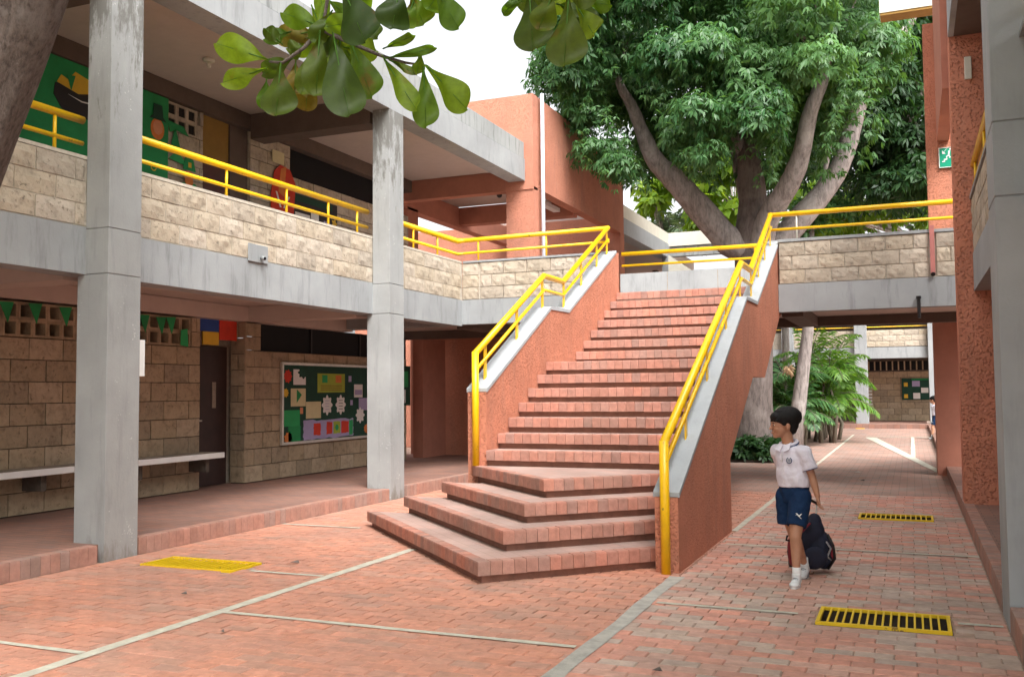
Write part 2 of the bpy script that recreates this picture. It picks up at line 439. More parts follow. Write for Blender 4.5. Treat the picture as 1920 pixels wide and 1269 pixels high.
ground = sheet_with_holes(-300, 300, -100, 600, -.008, PITS).build('courtyard_ground', 'paving_sand', kind='structure')
YB = 14.0
sheet_with_holes(-6.6, .6, YB, 36.95, -.002, PITS).build('courtyard_paving', 'far_pavement', kind='structure')
sheet_with_holes(-60, -9.0, 22.6, 60, -.004, []).build('courtyard_ground', 'far_pavement', kind='structure')
for i, (a, b, c, d) in enumerate(PITS):
    p = MB()
    p.add([(a, c, -.008), (b, c, -.008), (b, d, -.008), (a, d, -.008), (a, c, -.3), (b, c, -.3), (b, d, -.3), (a, d, -.3)],
          [(0, 1, 5, 4), (1, 2, 6, 5), (2, 3, 7, 6), (3, 0, 4, 7), (4, 5, 6, 7)])
    p.build('drain_pit', 'mortar_dark', ground)
# paving bricks: the nearest 300 in view singly, the rest joined
LX = [-4.30, -1.72]           # long joint lines
def brick_colour(x, y):
    nz = noise.noise(Vector((x*.5, y*.5, 3.3)))*.5+.5
    if x < -1.72:
        b = (.62, .275, .18) if random.random() < .8 else (.55, .28, .195)
        return pick(b, .08, .12+.22*max(0, .55-nz))
    t = random.random()*.55+(1-nz)*.55
    if t < .46: b = (.68, .315, .23)
    elif t < .66: b = (.62, .36, .28)
    else: b = (.55, .41, .335)
    return pick(b, .10, .15)
cells = []
y = 3.6; row = 0
while y < YB-.01:
    x = -6.53-(.105 if row % 2 else 0)+random.uniform(-.01, .01)
    while x < .497:
        a, b = max(x, -6.525), min(x+.21, .492); x += .21
        split = [lx for lx in LX if a+.015 < lx < b-.015]
        if split:
            cells.append((a, split[0], y, y+.105, brick_colour(a, y))); a = split[0]
        if b-a < .02: continue
        cxm, cym = (a+b)/2, y+.0525
        if any(h[0]-.02 < cxm < h[1]+.02 and h[2]-.0 < cym < h[3]+.0 for h in PITS): continue
        if any(h[0] < b and h[1] > a and h[2] < y+.1 and h[3] > y for h in PITS):
            for h in PITS:
                if h[2] < y+.1 and h[3] > y:
                    if a < h[0] < b: b = h[0]-.01
                    elif a < h[1] < b: a = h[1]+.01
            if b-a < .04: continue
        cells.append((a, b, y, y+.105, brick_colour(cxm, cym)))
    y += .105; row += 1
def in_view(x, y, z=0):
    v = Vector((x, y, z))-CAM; d = v.dot(FW)
    if d < .3: return False
    return abs(v.dot(RT)/d*F_PX) < 965 and -v.dot(UP)/d*F_PX < 640
near = sorted([c for c in cells if in_view((c[0]+c[1])/2, c[3])], key=lambda c: ((c[0]+c[1])/2)**2+c[2]**2)[:300]
nid = {id(c) for c in near}
me_b = {}
def brick_mesh(name, m):
    """unit brick centred at the top face, edges a little rounded by hand"""
    if (name, m) in me_b: return me_b[(name, m)]
    e = .03
    vs = [(-.5, -.5, -1), (.5, -.5, -1), (.5, .5, -1), (-.5, .5, -1), (-.5, -.5, -.12), (.5, -.5, -.12), (.5, .5, -.12), (-.5, .5, -.12),
          (-.5+e, -.5+e, 0), (.5-e, -.5+e, 0), (.5-e, .5-e, 0), (-.5+e, .5-e, 0)]
    fs = [(8, 9, 10, 11)]+[(i, (i+1) % 4, 4+(i+1) % 4, 4+i) for i in range(4)]+[(4+i, 4+(i+1) % 4, 8+(i+1) % 4, 8+i) for i in range(4)]
    me = bpy.data.meshes.new(name); me.from_pydata(vs, [], fs); me.materials.append(M[m]); me_b[(name, m)] = me; return me
jb = MB()
for c in cells:
    a, b, y0, y1, t = c; g = random.uniform(.0012, .0026)
    dz = random.uniform(-.0018, .0018); tx = random.uniform(-.004, .004)
    if id(c) in nid:
        o = link('paving_brick', brick_mesh('paving_brick', 'paver'), ground, Matrix.Translation(((a+b)/2, (y0+y1)/2, dz)) @ Matrix.Rotation(tx, 4, 'Y') @ Matrix.Diagonal((b-a-2*g, y1-y0-2*g, .05, 1)))
        o.color = (*t, 1)
    else:
        a += g; b -= g; y0 += g; y1 -= g; z0 = dz-tx*(b-a)/2; z1 = dz+tx*(b-a)/2; e = .003
        jb.add([(a, y0, -.03), (b, y0, -.03), (b, y1, -.03), (a, y1, -.03), (a+e, y0+e, z0), (b-e, y0+e, z1), (b-e, y1-e, z1), (a+e, y1-e, z0)],
               [(0, 1, 5, 4), (1, 2, 6, 5), (2, 3, 7, 6), (3, 0, 4, 7), (4, 5, 6, 7)], 0, t)
jb.build('paving_bricks', 'paver', ground, kind='stuff')
def strip(x0, x1, y0, y1, m, z=.004, n=24, wob=.006):
    """a cement joint with slightly ragged edges"""
    L = y1-y0 if y1-y0 > x1-x0 else x1-x0; k = max(2, int(L*4)); vs = []; al = y1-y0 > x1-x0
    for i in range(k+1):
        t = i/k; w0, w1 = random.uniform(-wob, wob), random.uniform(-wob, wob)
        if al: vs += [(x0+w0, y0+L*t, z), (x1+w1, y0+L*t, z)]
        else: vs += [(x0+L*t, y1+w1, z), (x0+L*t, y0+w0, z)]
    b = MB(); b.add(vs, [(2*i, 2*i+1, 2*i+3, 2*i+2) for i in range(k)]); return b.build('cement_joint', m, ground)
strip(-4.345, -4.255, 2.5, 7.9, 'joint_cement')
strip(-1.775, -1.67, 2.5, 7.44, 'joint_grey', wob=.012); strip(-1.75, -1.685, 10.0, 31.8, 'joint_cement', .0045)
for x0, x1, yy in ((-6.5, -4.35, 4.12), (-4.26, -1.8, 5.22), (-5.05, -4.35, 6.5), (-6.5, -5.5, 8.93), (-1.65, -.72, 6.49), (.22, .47, 6.56), (-1.65, .49, 9.15), (-1.66, -.7, 11.6), (.22, .49, 11.75)):
    strip(x0, x1, yy-.024, yy+.024, 'joint_cement', .0052)
# brick border round the near drain
dg = MB(); dg.add([(-1.30, 30.1, .006), (-1.0, 30.1, .006), (.49, 17.9, .006), (.36, 17.9, .006)], [(0, 1, 2, 3)]); dg.build('cement_joint', 'joint_cement', ground)
strip(-.06, .03, 21.0, 30.4, 'joint_cement', .008); strip(-1.3, .5, 30.45, 30.6, 'joint_cement', .009)
# a few bits of litter and leaves on the paving
for x, y, s_, lab in ((-4.9, 5.55, .03, 'tiny dry leaf on the orange paving in front of the wide left grate'), (-3.9, 4.75, .02, 'tiny pale scrap on the paving near the bottom edge, left half'), (-1.25, 4.9, .03, 'white scrap on the paving between the long cement joint and near right grate'), (-.9, 17.5, .05, 'dark leaf on the far paving right of the boy, farther of two'), (-.75, 16.0, .04, 'dark leaf on the far paving right of the boy, nearer of two'), (-4.9, 6.9, .05, 'reddish dry leaf beside the right corner of the wide left grate')):
    b = MB(); b.add([(x-s_, y, .012), (x, y-s_*.5, .02), (x+s_, y, .012), (x+s_*.3, y+s_*.6, .03)], [(0, 1, 2, 3)])
    thing(b.build('fallen_leaf', 'litter' if random.random() < .4 else 'bark_near'), lab, 'leaf', 'small dry leaves scattered on the paving')

# raised walkways left and right with soldier-brick kerbs
def walkway(x0, x1, y0, y1, kerb_x, side, label):
    b = MB(); b.box(x0, x1, y0, y1, -.05, .148)
    w = b.build('walkway', 'walkway_tile', kind='structure')
    yy = 4.2
    while yy < 14.0:
        if side > 0 and (6.36 < yy+.05 < 6.83 or 11.32 < yy+.05 < 11.79) or side < 0 and 6.42 < yy+.05 < 7.0: yy += .0965; continue
        t = pick((.46, .235, .175) if random.random() < .75 else (.38, .235, .19), .10, .15)
        xc = kerb_x-side*.055
        o = link('kerb_brick', brick_mesh('kerb_brick', 'step_brick'), w, Matrix.Translation((xc, yy+.0475, .155+random.uniform(-.001, .001))) @ Matrix.Diagonal((.11, .092, .155, 1)))
        o.color = (*t, 1); yy += .0965
    return w
walkway(-11.5, -6.60, -10, 14.0, -6.53, 1, '')
b = MB(); b.box(-11.5, -6.53, 14.0, 17.9, -.05, .15); b.build('walkway', 'walkway_tile', kind='structure')
walkway(.56, 3.5, -12, 14.0, .497, -1, '')
b = MB(); b.box(.497, 3.2, 14.0, 38.0, -.05, .15); b.build('walkway', 'walkway_tile', kind='structure')
b = MB(); b.box(-12, .497, 36.95, 41, -.05, .15); b.build('walkway', 'walkway_tile', kind='structure')

# drain grates
def grate(loc, w, d, nb, label, dirn='y', edge=.022):
    g = empty('drain_grate', (*loc, 0), label, 'drain grate', 'yellow drain grates set in the courtyard paving')
    x, y = loc; z0, z1 = -.008, .012
    f = MB(); f.box(x-w/2, x+w/2, y-d/2, y-d/2+edge, z0, z1); f.box(x-w/2, x+w/2, y+d/2-edge, y+d/2, z0, z1)
    f.box(x-w/2, x-w/2+edge, y-d/2+edge, y+d/2-edge, z0, z1-.001); f.box(x+w/2-edge, x+w/2, y-d/2+edge, y+d/2-edge, z0, z1-.001)
    f.build('grate_frame', 'yellow_grate', g)
    for i in range(nb):
        xx = x-w/2+edge+(w-2*edge)*(i+1)/(nb+1)
        box('grate_bar', 'yellow_grate', g, xx-.006, xx+.006, y-d/2+edge, y+d/2-edge, -.004, .009)
    return g
grate((-.2075, 6.50), .775, .45, 15, 'yellow drain grate nearest the camera on the right, in front of the boy')
grate((-.2075, 11.645), .775, .44, 13, 'yellow drain grate behind the boy, beside the right kerb')
grate((-5.645, 6.60), .96, .40, 14, 'wide yellow drain grate at left, in front of the near grey column')
g = grate((-1.75, 36.725), .3, .25, 5, 'tiny far yellow drain grate before the distant column')
for k, (x, y, s_) in enumerate(((-.5, 6.4, .03), (-.40, 6.45, .035), (-.15, 6.37, .03), (.12, 6.38, .03), (-.02, 6.35, .02))):
    b = MB(); b.ball((x, y, -.27), (s_*1.5, s_, s_*.8), 8, 5)
    thing(b.build('litter_scrap', 'litter'), ('leftmost', 'second from left', 'middle', 'rightmost', 'second from right')[k]+' pale scrap of litter down in the near drain pit', 'litter', 'litter lying in the near drain pit')

# ================================================================ STAIRCASE
RZ = .165
def nose(k): return 9.37+(k-5)*.3083 if k <= 11 else 12.38+(k-12)*.332
stair = empty('staircase', (-3.05, 9.4, 0), 'broad outdoor brick staircase rising between rough terracotta side walls', 'staircase')
n_single = 0; rest = MB()
def soldiers(p0, p1, zt, parent, depth, wd=.098, hgt=.105, start=0., cols=((.51, .215, .15), (.48, .225, .165), (.39, .205, .16))):
    global n_single
    p0, p1 = Vector(p0), Vector(p1); L = (p1-p0).length; d = (p1-p0)/L; nrm = Vector((-d.y, d.x))       # inward = left of p0->p1
    u = start
    n = max(1, round((L-start)/wd)); wdd = (L-start)/n
    for i in range(n):
        c = p0+d*(u+wdd/2)+nrm*(depth/2); u += wdd
        t = pick(random.choices(cols, (5, 4, 2))[0], .13, .15); zz = zt+random.uniform(-.0015, .0015)
        m4 = Matrix(((d.x, nrm.x, 0, c.x), (d.y, nrm.y, 0, c.y), (0, 0, 1, zz), (0, 0, 0, 1))) @ Matrix.Diagonal((wdd-.004, depth, hgt, 1))
        if n_single < 298:
            o = link('brick', brick_mesh('step_brick', 'step_brick'), parent, m4); o.color = (*t, 1); n_single += 1
        else:
            me = brick_mesh('step_brick', 'step_brick')
            rest.add([m4 @ v.co for v in me.vertices], [tuple(p.vertices) for p in me.polygons], 0, t)
YC = [6.64, 7.13, 7.59, 8.06]
for k in range(1, 5):
    C = (-3.06, YC[k-1]); YL = 9.1 if k == 1 else 9.18; Lx = C[0]-(YL-C[1]); Lp = (Lx, YL) if k < 4 else (-4.46, 9.46); Rp = (-1.93, C[1]+1.13)
    def poly(ins):
        s2 = ins*math.sqrt(2); cl = (C[0], C[1]+s2)
        lp = (cl[0]-(Lp[1]-cl[1]), Lp[1]) if k < 4 else (cl[0]-(9.38-cl[1]), 9.38); rp = (-1.93, cl[1]+1.13)
        return [lp, cl, rp, (-1.93, 9.55), (-4.21, 9.55), (-4.21, lp[1])]
    zt = k*RZ
    ps = MB(); ps.prism(poly(.10), zt-.105, zt-.002); step = ps.build('step', 'tread_tile', stair)
    st = MB(); st.prism(poly(.045), zt-RZ-.02 if k > 1 else -.03, zt-.104); st.build('riser', 'riser_brown', step)
    Le = poly(0)[0]
    soldiers((Le[0], Le[1]), C, zt, step, .10); soldiers(C, Rp, zt, step, .10, start=.10)
for k in range(5, 19):
    y0 = nose(k); y1 = nose(k+1) if k < 18 else y0+.4
    if k == 18: y1 = 14.7
    zt = k*RZ; s = MB(); s.box(-4.24, -1.91, y0+.10, y1+.12, zt-.106, zt-.002)
    step = s.build('step', 'tread_tile_straight', stair)
    r = MB(); r.box(-4.235, -1.915, y0+.045, y1+.14, zt-RZ-.12, zt-.106); r.build('riser', 'riser_brown', step)
    soldiers((-4.215, y0), (-1.935, y0), zt, step, .10)
rest.build('upper_step_bricks', 'step_brick', stair, kind='stuff')
# drain hole in the platform riser
# side walls with painted coping
def side_wall(x0, x1, pts_top, yb, name, under):
    poly = [(yb, -.02)]+[(y, z) for y, z in pts_top]+under
    b = MB(); b.prism_x(poly, x0, x1); w = b.build('side_wall', 'stucco', stair)
    cp = [(pts_top[0][0]-.012, pts_top[0][1]-.012)]+[(y, z+.004) for y, z in pts_top[0:]]+[(y+.012, z+.045) for y, z in pts_top[::-1]]
    c = MB(); top = [(y, z) for y, z in pts_top]
    for (ya, za), (yb_, zb_) in zip(top, top[1:]):
        c.prism_x([(ya, za-.005), (yb_, zb_-.005), (yb_, zb_+.035), (ya, za+.035)], x0-.012, x1+.012)
    c.build('coping', 'coping_paint', w); return w
UNDER = [(14.55, 3.62), (14.55, 2.55), (14.3, 2.5), (12.63, 1.6), (11.64, 1.6), (9.98, .74), (9.98, -.02)]
side_wall(-1.93, -1.74, [(7.58, .60), (11.25, 2.49), (12.08, 2.50), (14.42, 3.60)], 7.58, 'r', UNDER)
side_wall(-4.44, -4.22, [(9.40, 1.45), (11.42, 2.49), (12.12, 2.50), (14.40, 3.60)], 9.40, 'l', UNDER)
def stair_rail(x, ybase, zb, hand, posts, label):
    t = empty('stair_railing', (x, ybase, zb), label, 'railing', 'yellow stair railings')
    MB().tube([(x, ybase, zb), (x, ybase, hand[0][1]+.02)], .038, 16).build('end_post', 'yellow_paint', t, True)
    H = [Vector((x, y, z)) for y, z in hand]
    MB().tube(H, .036, 16).build('handrail', 'yellow_paint', t, True)
    MB().tube([p-Vector((0, 0, .185)) for p in H], .021, 12).build('mid_rail', 'yellow_paint', t, True)
    def zh(y):
        for (a, za), (b, zb_) in zip(hand, hand[1:]):
            if a <= y <= b: return za+(zb_-za)*(y-a)/(b-a)
    for y in posts:
        box('post', 'yellow_paint', t, x-.006, x+.006, y-.032, y+.032, zh(y)-.43, zh(y)-.01)
    return t
stair_rail(-1.835, 7.53, 0, [(7.53, 1.03), (11.52, 2.95), (12.25, 2.95), (14.32, 4.0)], [8.35, 9.35, 10.45, 11.42, 12.28, 12.95, 13.6, 14.2], 'yellow railing along the right stair wall, its end post reaching the ground')
stair_rail(-4.33, 9.36, .66, [(9.36, 1.86), (11.48, 2.93), (12.22, 2.93), (14.36, 4.0)], [9.62, 10.55, 11.42, 12.24, 13.0, 13.75, 14.28], 'yellow railing along the left stair wall, its end post standing on the brick platform')

# ================================================================ LEFT SCHOOL BUILDING
BL = empty('school_building', (-8.0, 8.0, 0), 'two storey school building at left with grey concrete frame and limestone parapet', 'building')
def column(y0, y1, parent, xf=-6.53, xb=-6.89, top=5.36, s=1, j=(2.525, 2.935)):
    c = MB(); xu = xb+.09*s
    c.box(min(xf, xb), max(xf, xb), y0, y1, -.02, j[0]-.004); c.box(min(xf, xb)+.006, max(xf, xb)-.006, y0+.006, y1-.006, j[0]-.004, j[0]+.004)
    c.box(min(xf, xb), max(xf, xb), y0, y1, j[0]+.004, j[1]-.004); c.box(min(xf, xb)+.006, max(xf, xb)-.006, y0+.006, y1-.006, j[1]-.004, j[1]+.004)
    c.box(min(xf, xu), max(xf, xu), y0+.002, y1-.002, j[1]+.004, top)
    return bevel(c.build('column', 'column_concrete', parent), .012, 2)
column(6.40, 6.79, BL); column(11.36, 11.75, BL)
box('floor_beam', 'concrete', BL, -7.08, -6.80, -10, 14.20, 2.53, 2.955)
box('floor_beam', 'concrete', BL, -9.5, -7.085, 14.0, 14.25, 2.53, 2.95)
box('floor_slab', 'ceiling_paint', BL, -13, -7.085, -10, 13.99, 2.72, 2.95)
for y0 in (6.42, 11.38): box('cross_beam', 'ceiling_paint', BL, -9.2, -7.085, y0, y0+.34, 2.50, 2.715)
box('back_beam', 'ceiling_paint', BL, -9.2, -8.90, 1.0, 14.2, 2.50, 2.712)
# parapet: core, cap, three courses of limestone
pw = box('parapet', 'parapet_cement', BL, -6.98, -6.813, -10, 14.24, 2.958, 3.565)
box('parapet_cap', 'parapet_cement', pw, -7.0, -6.806, -10, 14.21, 3.568, 3.60)
stones(pw, 'limestone', '+x', -6.802, 4.6, 6.395, 2.962, 3.562, bl=.42)
stones(pw, 'limestone', '+x', -6.802, 6.80, 11.355, 2.962, 3.562, bl=.40)
stones(pw, 'limestone', '+x', -6.802, 11.76, 14.19, 2.962, 3.562, bl=.62, shift=.1)
# roof
box('roof_fascia', 'concrete', BL, -6.86, -6.53, -10, 16.38, 5.36, 5.768)
box('roof_upstand', 'roof_concrete', BL, -6.85, -6.545, -10, 16.37, 5.78, 6.08)
box('roof_slab', 'ceiling_paint', BL, -13, -6.865, -10, 16.36, 5.575, 5.9)
box('cross_beam', 'brown_beam', BL, -8.9, -6.865, 11.40, 11.72, 5.20, 5.57); box('cross_beam', 'brown_beam', BL, -8.9, -6.865, 6.44, 6.76, 5.20, 5.57)
box('back_beam', 'brown_beam', BL, -9.15, -8.905, 1.0, 16.36, 5.345, 5.57)
# back walls: a slab behind the blocks, openings left out
def vent_block(parent, y0, z0, s=.19, x=-8.96):
    b = MB(); t = .028
    b.box(x-.17, x, y0, y0+t, z0, z0+s); b.box(x-.17, x, y0+s-t, y0+s, z0, z0+s); b.box(x-.17, x-.001, y0+t, y0+s-t, z0, z0+t); b.box(x-.17, x-.001, y0+t, y0+s-t, z0+s-t, z0+s)
    return b.build('vent_block', 'wall_stone', parent)
lw = box('back_wall', 'mortar_dark', BL, -9.15, -8.985, -10, 10.43, .15, 2.09)
stones(lw, 'wall_stone', '+x', -8.95, 5.6, 10.42, .16, 2.085, bl=.46, bh=.24)
box('dark_room_box', 'dark_void', BL, -9.6, -9.14, -10, 10.43, 2.0, 2.6)  # black-coloured box standing in for the unlit room behind the vents
for i in range(24):
    y0 = 5.6+i*.193
    for z0 in (2.092, 2.285): vent_block(lw, y0, z0, .191)
stones(lw, 'wall_stone', '+x', -8.95, 10.24, 10.42, 2.09, 2.49, bl=.2, bh=.2)
# door recess
box('recess_wall', 'mortar', BL, -9.50, -9.27, 10.2, 11.6, .15, 2.72)
d = MB(); d.box(-9.27, -9.22, 10.46, 11.30, .16, 2.13); door = bevel(d.build('door', 'door_brown', BL), .004)
box('door_pane', 'mortar', door, -9.221, -9.215, 10.98, 11.06, 1.25, 1.62)
MB().tube([(-9.22, 10.60, 1.08), (-9.165, 10.60, 1.08), (-9.16, 10.70, 1.08)], .011, 8).build('door_handle', 'aluminium', door, True)
rw = box('return_wall', 'mortar_dark', BL, -9.2, -8.985, 11.385, 16.2, .15, 2.09); box('end_wall', 'terracotta_smooth', BL, -9.2, -8.97, 16.91, 17.9, .15, 2.52)
stones(rw, 'wall_stone', '-y', 11.37, -9.22, -8.955, .16, 2.5, bl=.27, bh=.235)
stones(rw, 'wall_stone', '+x', -8.95, 11.38, 16.2, .16, 2.085, bl=.42, bh=.24)
stones(rw, 'wall_stone', '+x', -8.95, 11.38, 11.74, 2.09, 2.49, bl=.37, bh=.2)
wn = box('window', 'dark_glass', BL, -9.12, -9.09, 11.74, 16.4, 2.09, 2.5)
for y0 in (13.2, 14.7): box('window_bar', 'black_plastic', wn, -9.09, -9.07, y0, y0+.04, 2.09, 2.5)
# the upper storey's back wall
uw = box('back_wall', 'mortar', BL, -9.15, -8.99, -10, 10.45, 2.95, 5.57)
stones(uw, 'limestone', '+x', -8.95, 6.8, 10.44, 3.75, 5.34, holes=((9.73, 10.31, 4.93, 5.34),), bl=.42, bh=.2)
box('vent_void', 'dark_void', uw, -8.99, -8.975, 9.73, 10.31, 4.94, 5.34)
for i in range(3):
    for j in range(2):
        v = MB(); y0 = 9.735+i*.19; z0 = 4.945+j*.19; x = -8.952; t = .03
        v.box(x-.03, x, y0, y0+t, z0, z0+.189); v.box(x-.03, x, y0+.159, y0+.189, z0, z0+.189); v.box(x-.03, x-.001, y0+t, y0+.159, z0, z0+t); v.box(x-.03, x-.001, y0+t, y0+.159, z0+.159, z0+.189)
        v.build('vent_block', 'limestone', uw)
box('transom_panel', 'ochre_paint', BL, -9.06, -9.02, 10.46, 11.05, 4.78, 5.5)
d = MB(); d.box(-9.07, -9.03, 10.50, 11.05, 2.96, 4.77); door = d.build('door', 'door_wood', BL)
MB().tube([(-9.03, 10.58, 3.9), (-8.98, 10.58, 3.9), (-8.975, 10.68, 3.9)], .011, 8).build('door_handle', 'aluminium', door, True)
box('grey_wall', 'brown_beam', BL, -9.15, -9.0, 11.06, 11.45, 2.95, 5.57)
u2 = box('back_wall', 'mortar', BL, -9.15, -8.99, 11.45, 16.36, 2.95, 4.87)
stones(u2, 'limestone', '+x', -8.95, 11.46, 12.45, 3.75, 5.34, bl=.42, bh=.2)
stones(u2, 'limestone', '+x', -8.95, 12.46, 16.3, 3.75, 4.87, bl=.42, bh=.19)
box('window', 'dark_glass', BL, -9.1, -9.06, 12.45, 16.3, 4.87, 5.35)
box('wall_pilaster', 'mortar', BL, -9.15, -8.99, 11.46, 12.45, 4.87, 5.57)
# handrails on the parapet, hanging between columns
def para_rail(y0, y1, posts, label, end=None, x=-6.92):
    t = empty('parapet_railing', (x, (y0+y1)/2, 3.6), label, 'railing', 'yellow parapet railings')
    hand = [(x, y0, 3.955), (x, y1, 3.955)]; mid = [(x, y0, 3.74), (x, y1, 3.74)]
    if end: hand += [(e[0], e[1], e[2]) for e in end]; mid += [(e[0], e[1], e[2]-.215) for e in end]
    MB().tube(hand, .036, 14).build('handrail', 'yellow_paint', t, True); MB().tube(mid, .021, 10).build('mid_rail', 'yellow_paint', t, True)
    for p in posts:
        q = p if isinstance(p, tuple) else (x, p)
        MB().tube([(q[0], q[1], 3.6), (q[0], q[1], 3.935)], .016, 8).build('post', 'yellow_paint', t, True)
    return t
para_rail(3.0, 6.46, [4.9, 6.15], 'yellow railing over the parapet left of the near column')
para_rail(6.75, 11.42, [7.1, 8.45, 9.55, 10.45, 11.15], 'yellow railing over the parapet between the two grey columns')
para_rail(11.70, 14.28, [12.75, 13.55, (-6.55, 14.31), (-5.35, 14.31)], 'yellow railing bending round the parapet corner to the stair top', [(-6.75, 14.31, 3.96), (-4.30, 14.31, 3.985)])

# ================================================================ BRIDGE
BR = empty('footbridge', (-2, 15.5, 2.6), 'upper level walkway crossing behind the stair head with stone and concrete parapets', 'bridge')
box('deck', 'ceiling_paint', BR, -9.5, 1.7, 14.41, 17.0, 2.66, 2.96)
box('edge_beam', 'concrete', BR, -7.08, -4.45, 14.205, 14.40, 2.555, 2.957)
box('edge_beam', 'concrete', BR, -1.735, 1.7, 14.2, 14.40, 2.555, 2.957)
box('edge_beam', 'brown_beam', BR, -9.5, 1.7, 16.8, 17.0, 2.50, 2.655)
for x0 in (-1.72, -4.8, -7.0): box('cross_beam', 'brown_beam', BR, x0, x0+.3, 14.42, 16.79, 2.50, 2.655)
pc = box('parapet', 'parapet_cement', BR, -6.80, -4.45, 14.228, 14.385, 2.96, 3.565)
box('parapet_cap', 'concrete', pc, -6.78, -4.46, 14.195, 14.40, 3.568, 3.60)
stones(pc, 'limestone', '-y', 14.205, -6.80, -6.50, 2.962, 3.562, bl=.6); stones(pc, 'limestone', '-y', 14.205, -6.47, -4.46, 2.962, 3.562, bl=.41)
pc = box('parapet', 'parapet_cement', BR, -1.72, 1.7, 14.228, 14.385, 2.96, 3.565)
box('parapet_cap', 'concrete', pc, -1.73, 1.7, 14.195, 14.40, 3.568, 3.61)
stones(pc, 'limestone', '-y', 14.205, -1.72, .275, 2.962, 3.562, bl=.36); stones(pc, 'limestone', '-y', 14.205, .365, 1.2, 2.962, 3.562, bl=.36)
pw2 = box('rear_parapet', 'concrete', BR, -4.87, 1.7, 16.88, 17.02, 2.962, 3.575)
for x in (-4.0, -3.1, -2.2): box('panel_joint', 'mortar', pw2, x, x+.012, 16.878, 16.885, 2.97, 3.57)
box('downpipe', 'pink_pipe', BR, .285, .345, 14.165, 14.20, 3.0, 3.66); 
b = MB(); b.tube([(.315, 14.15, 2.985), (.315, 14.19, 3.0)], .03, 8); b.build('pipe_outlet', 'black_plastic', BR)
b = MB(); b.tube([(.125, 14.17, 2.40), (.125, 14.17, 2.66)], .022, 8); b.tube([(.125, 14.17, 2.66), (.125, 14.17, 2.70)], .032, 8); b.build('spout', 'black_plastic', BR)
t = empty('bridge_railing', (-3, 16.93, 3.58), 'yellow railing on the far parapet seen across the stair head', 'railing')
MB().tube([(-4.85, 16.93, 3.945), (1.2, 16.93, 3.945)], .036, 14).build('handrail', 'yellow_paint', t, True)
MB().tube([(-4.85, 16.93, 3.73), (1.2, 16.93, 3.73)], .021, 10).build('mid_rail', 'yellow_paint', t, True)
for x in (-2.45, -.8, .6): MB().tube([(x, 16.93, 3.575), (x, 16.93, 3.93)], .016, 8).build('post', 'yellow_paint', t, True)
t = empty('bridge_railing', (-.6, 14.31, 3.6), 'yellow railing over the stone parapet right of the stair head', 'railing')
MB().tube([(-1.87, 14.31, 3.99), (.9, 14.31, 3.99)], .036, 14).build('handrail', 'yellow_paint', t, True)
MB().tube([(-1.84, 14.31, 3.77), (.9, 14.31, 3.77)], .021, 10).build('mid_rail', 'yellow_paint', t, True)
MB().tube([(-1.47, 14.31, 3.6), (-1.47, 14.31, 3.97)], .012, 8).build('post', 'cream_paint', t, True)
box('shade_slab', 'ceiling_paint', BR, .47, 3.5, 17.03, 19.5, 2.66, 2.95)  # slab added behind the bridge to shade the pier below
# piers under the bridge
box('pier', 'terracotta_smooth', BR, .36, .95, 17.45, 18.1, -.02, 2.66)
box('pier', 'terracotta_smooth', BR, -9.75, -9.35, 16.5, 16.9, 0.1, 2.55)

# ================================================================ TERRACOTTA TOWER
TW = empty('stairwell_block', (-7.9, 19, 0), 'rough terracotta stairwell block rising above the left roof', 'building')
box('pier', 'stucco_pale', TW, -6.93, -6.37, 16.42, 16.98, 2.96, 5.25)
box('front_wall', 'stucco_pale', TW, -9.6, -6.37, 16.40, 16.62, 5.20, 7.0)
box('side_wall', 'stucco_pale', TW, -6.59, -6.371, 16.62, 22.45, 5.25, 6.998)
box('pier', 'stucco_pale', TW, -6.62, -6.365, 22.1, 22.46, -.02, 5.249)
box('front_beam', 'terracotta_smooth', TW, -9.6, -6.935, 16.39, 16.398, 5.2, 5.56)
box('roof_slab', 'ceiling_paint', TW, -9.6, -6.592, 16.63, 19.3, 5.6, 5.8)
box('long_beam', 'terracotta_smooth', TW, -9.55, -9.3, 16.63, 22.4, 5.15, 5.59); box('cross_beam', 'terracotta_smooth', TW, -9.29, -6.6, 19.3, 19.6, 5.2, 5.59)

box('pier', 'terracotta_smooth', TW, -9.75, -9.3, 16.9, 17.35, 2.96, 5.2)
box('corridor_floor', 'walkway_tile', TW, -9.6, -6.4, 17.03, 24.0, 2.66, 2.95)
box('corridor_wall', 'stucco_pale', TW, -14, -6.7, 22.46, 22.6, 0, 5.7)
box('lower_wall', 'stucco', TW, -9.45, -6.6, 18.2, 18.4, -.02, 2.66)
box('lower_pier', 'terracotta_smooth', TW, -9.9, -9.46, 18.1, 18.5, 0, 2.66)
t = MB().tube([(-6.28, 16.66, 2.96), (-6.28, 16.66, 7.05)], .036, 12).build('drain_pipe', 'pvc_pipe', None, True)
thing(t, 'pale blue vertical drainpipe running up the corner of the terracotta block', 'pipe')
cl = empty('ceiling_light', (-7.6, 18.6, 5.55), 'white tube light fitting under the terracotta block roof', 'light fitting')
box('housing', 'white_paint', cl, -7.0, -6.85, 18.2, 19.2, 5.28, 5.36); box('bracket', 'aluminium', cl, -6.95, -6.9, 18.6, 18.8, 5.36, 5.598)
cm = empty('dome_camera', (-7.6, 17.6, 5.5), 'small black dome camera under the ceiling behind the front pier', 'camera')
MB().ball((-7.75, 18.0, 5.5), .06, 10, 8).build('dome', 'black_plastic', cm, True); MB().tube([(-7.75, 18.0, 5.53), (-7.75, 18.0, 5.6)], .05, 10).build('mount', 'white_paint', cm)

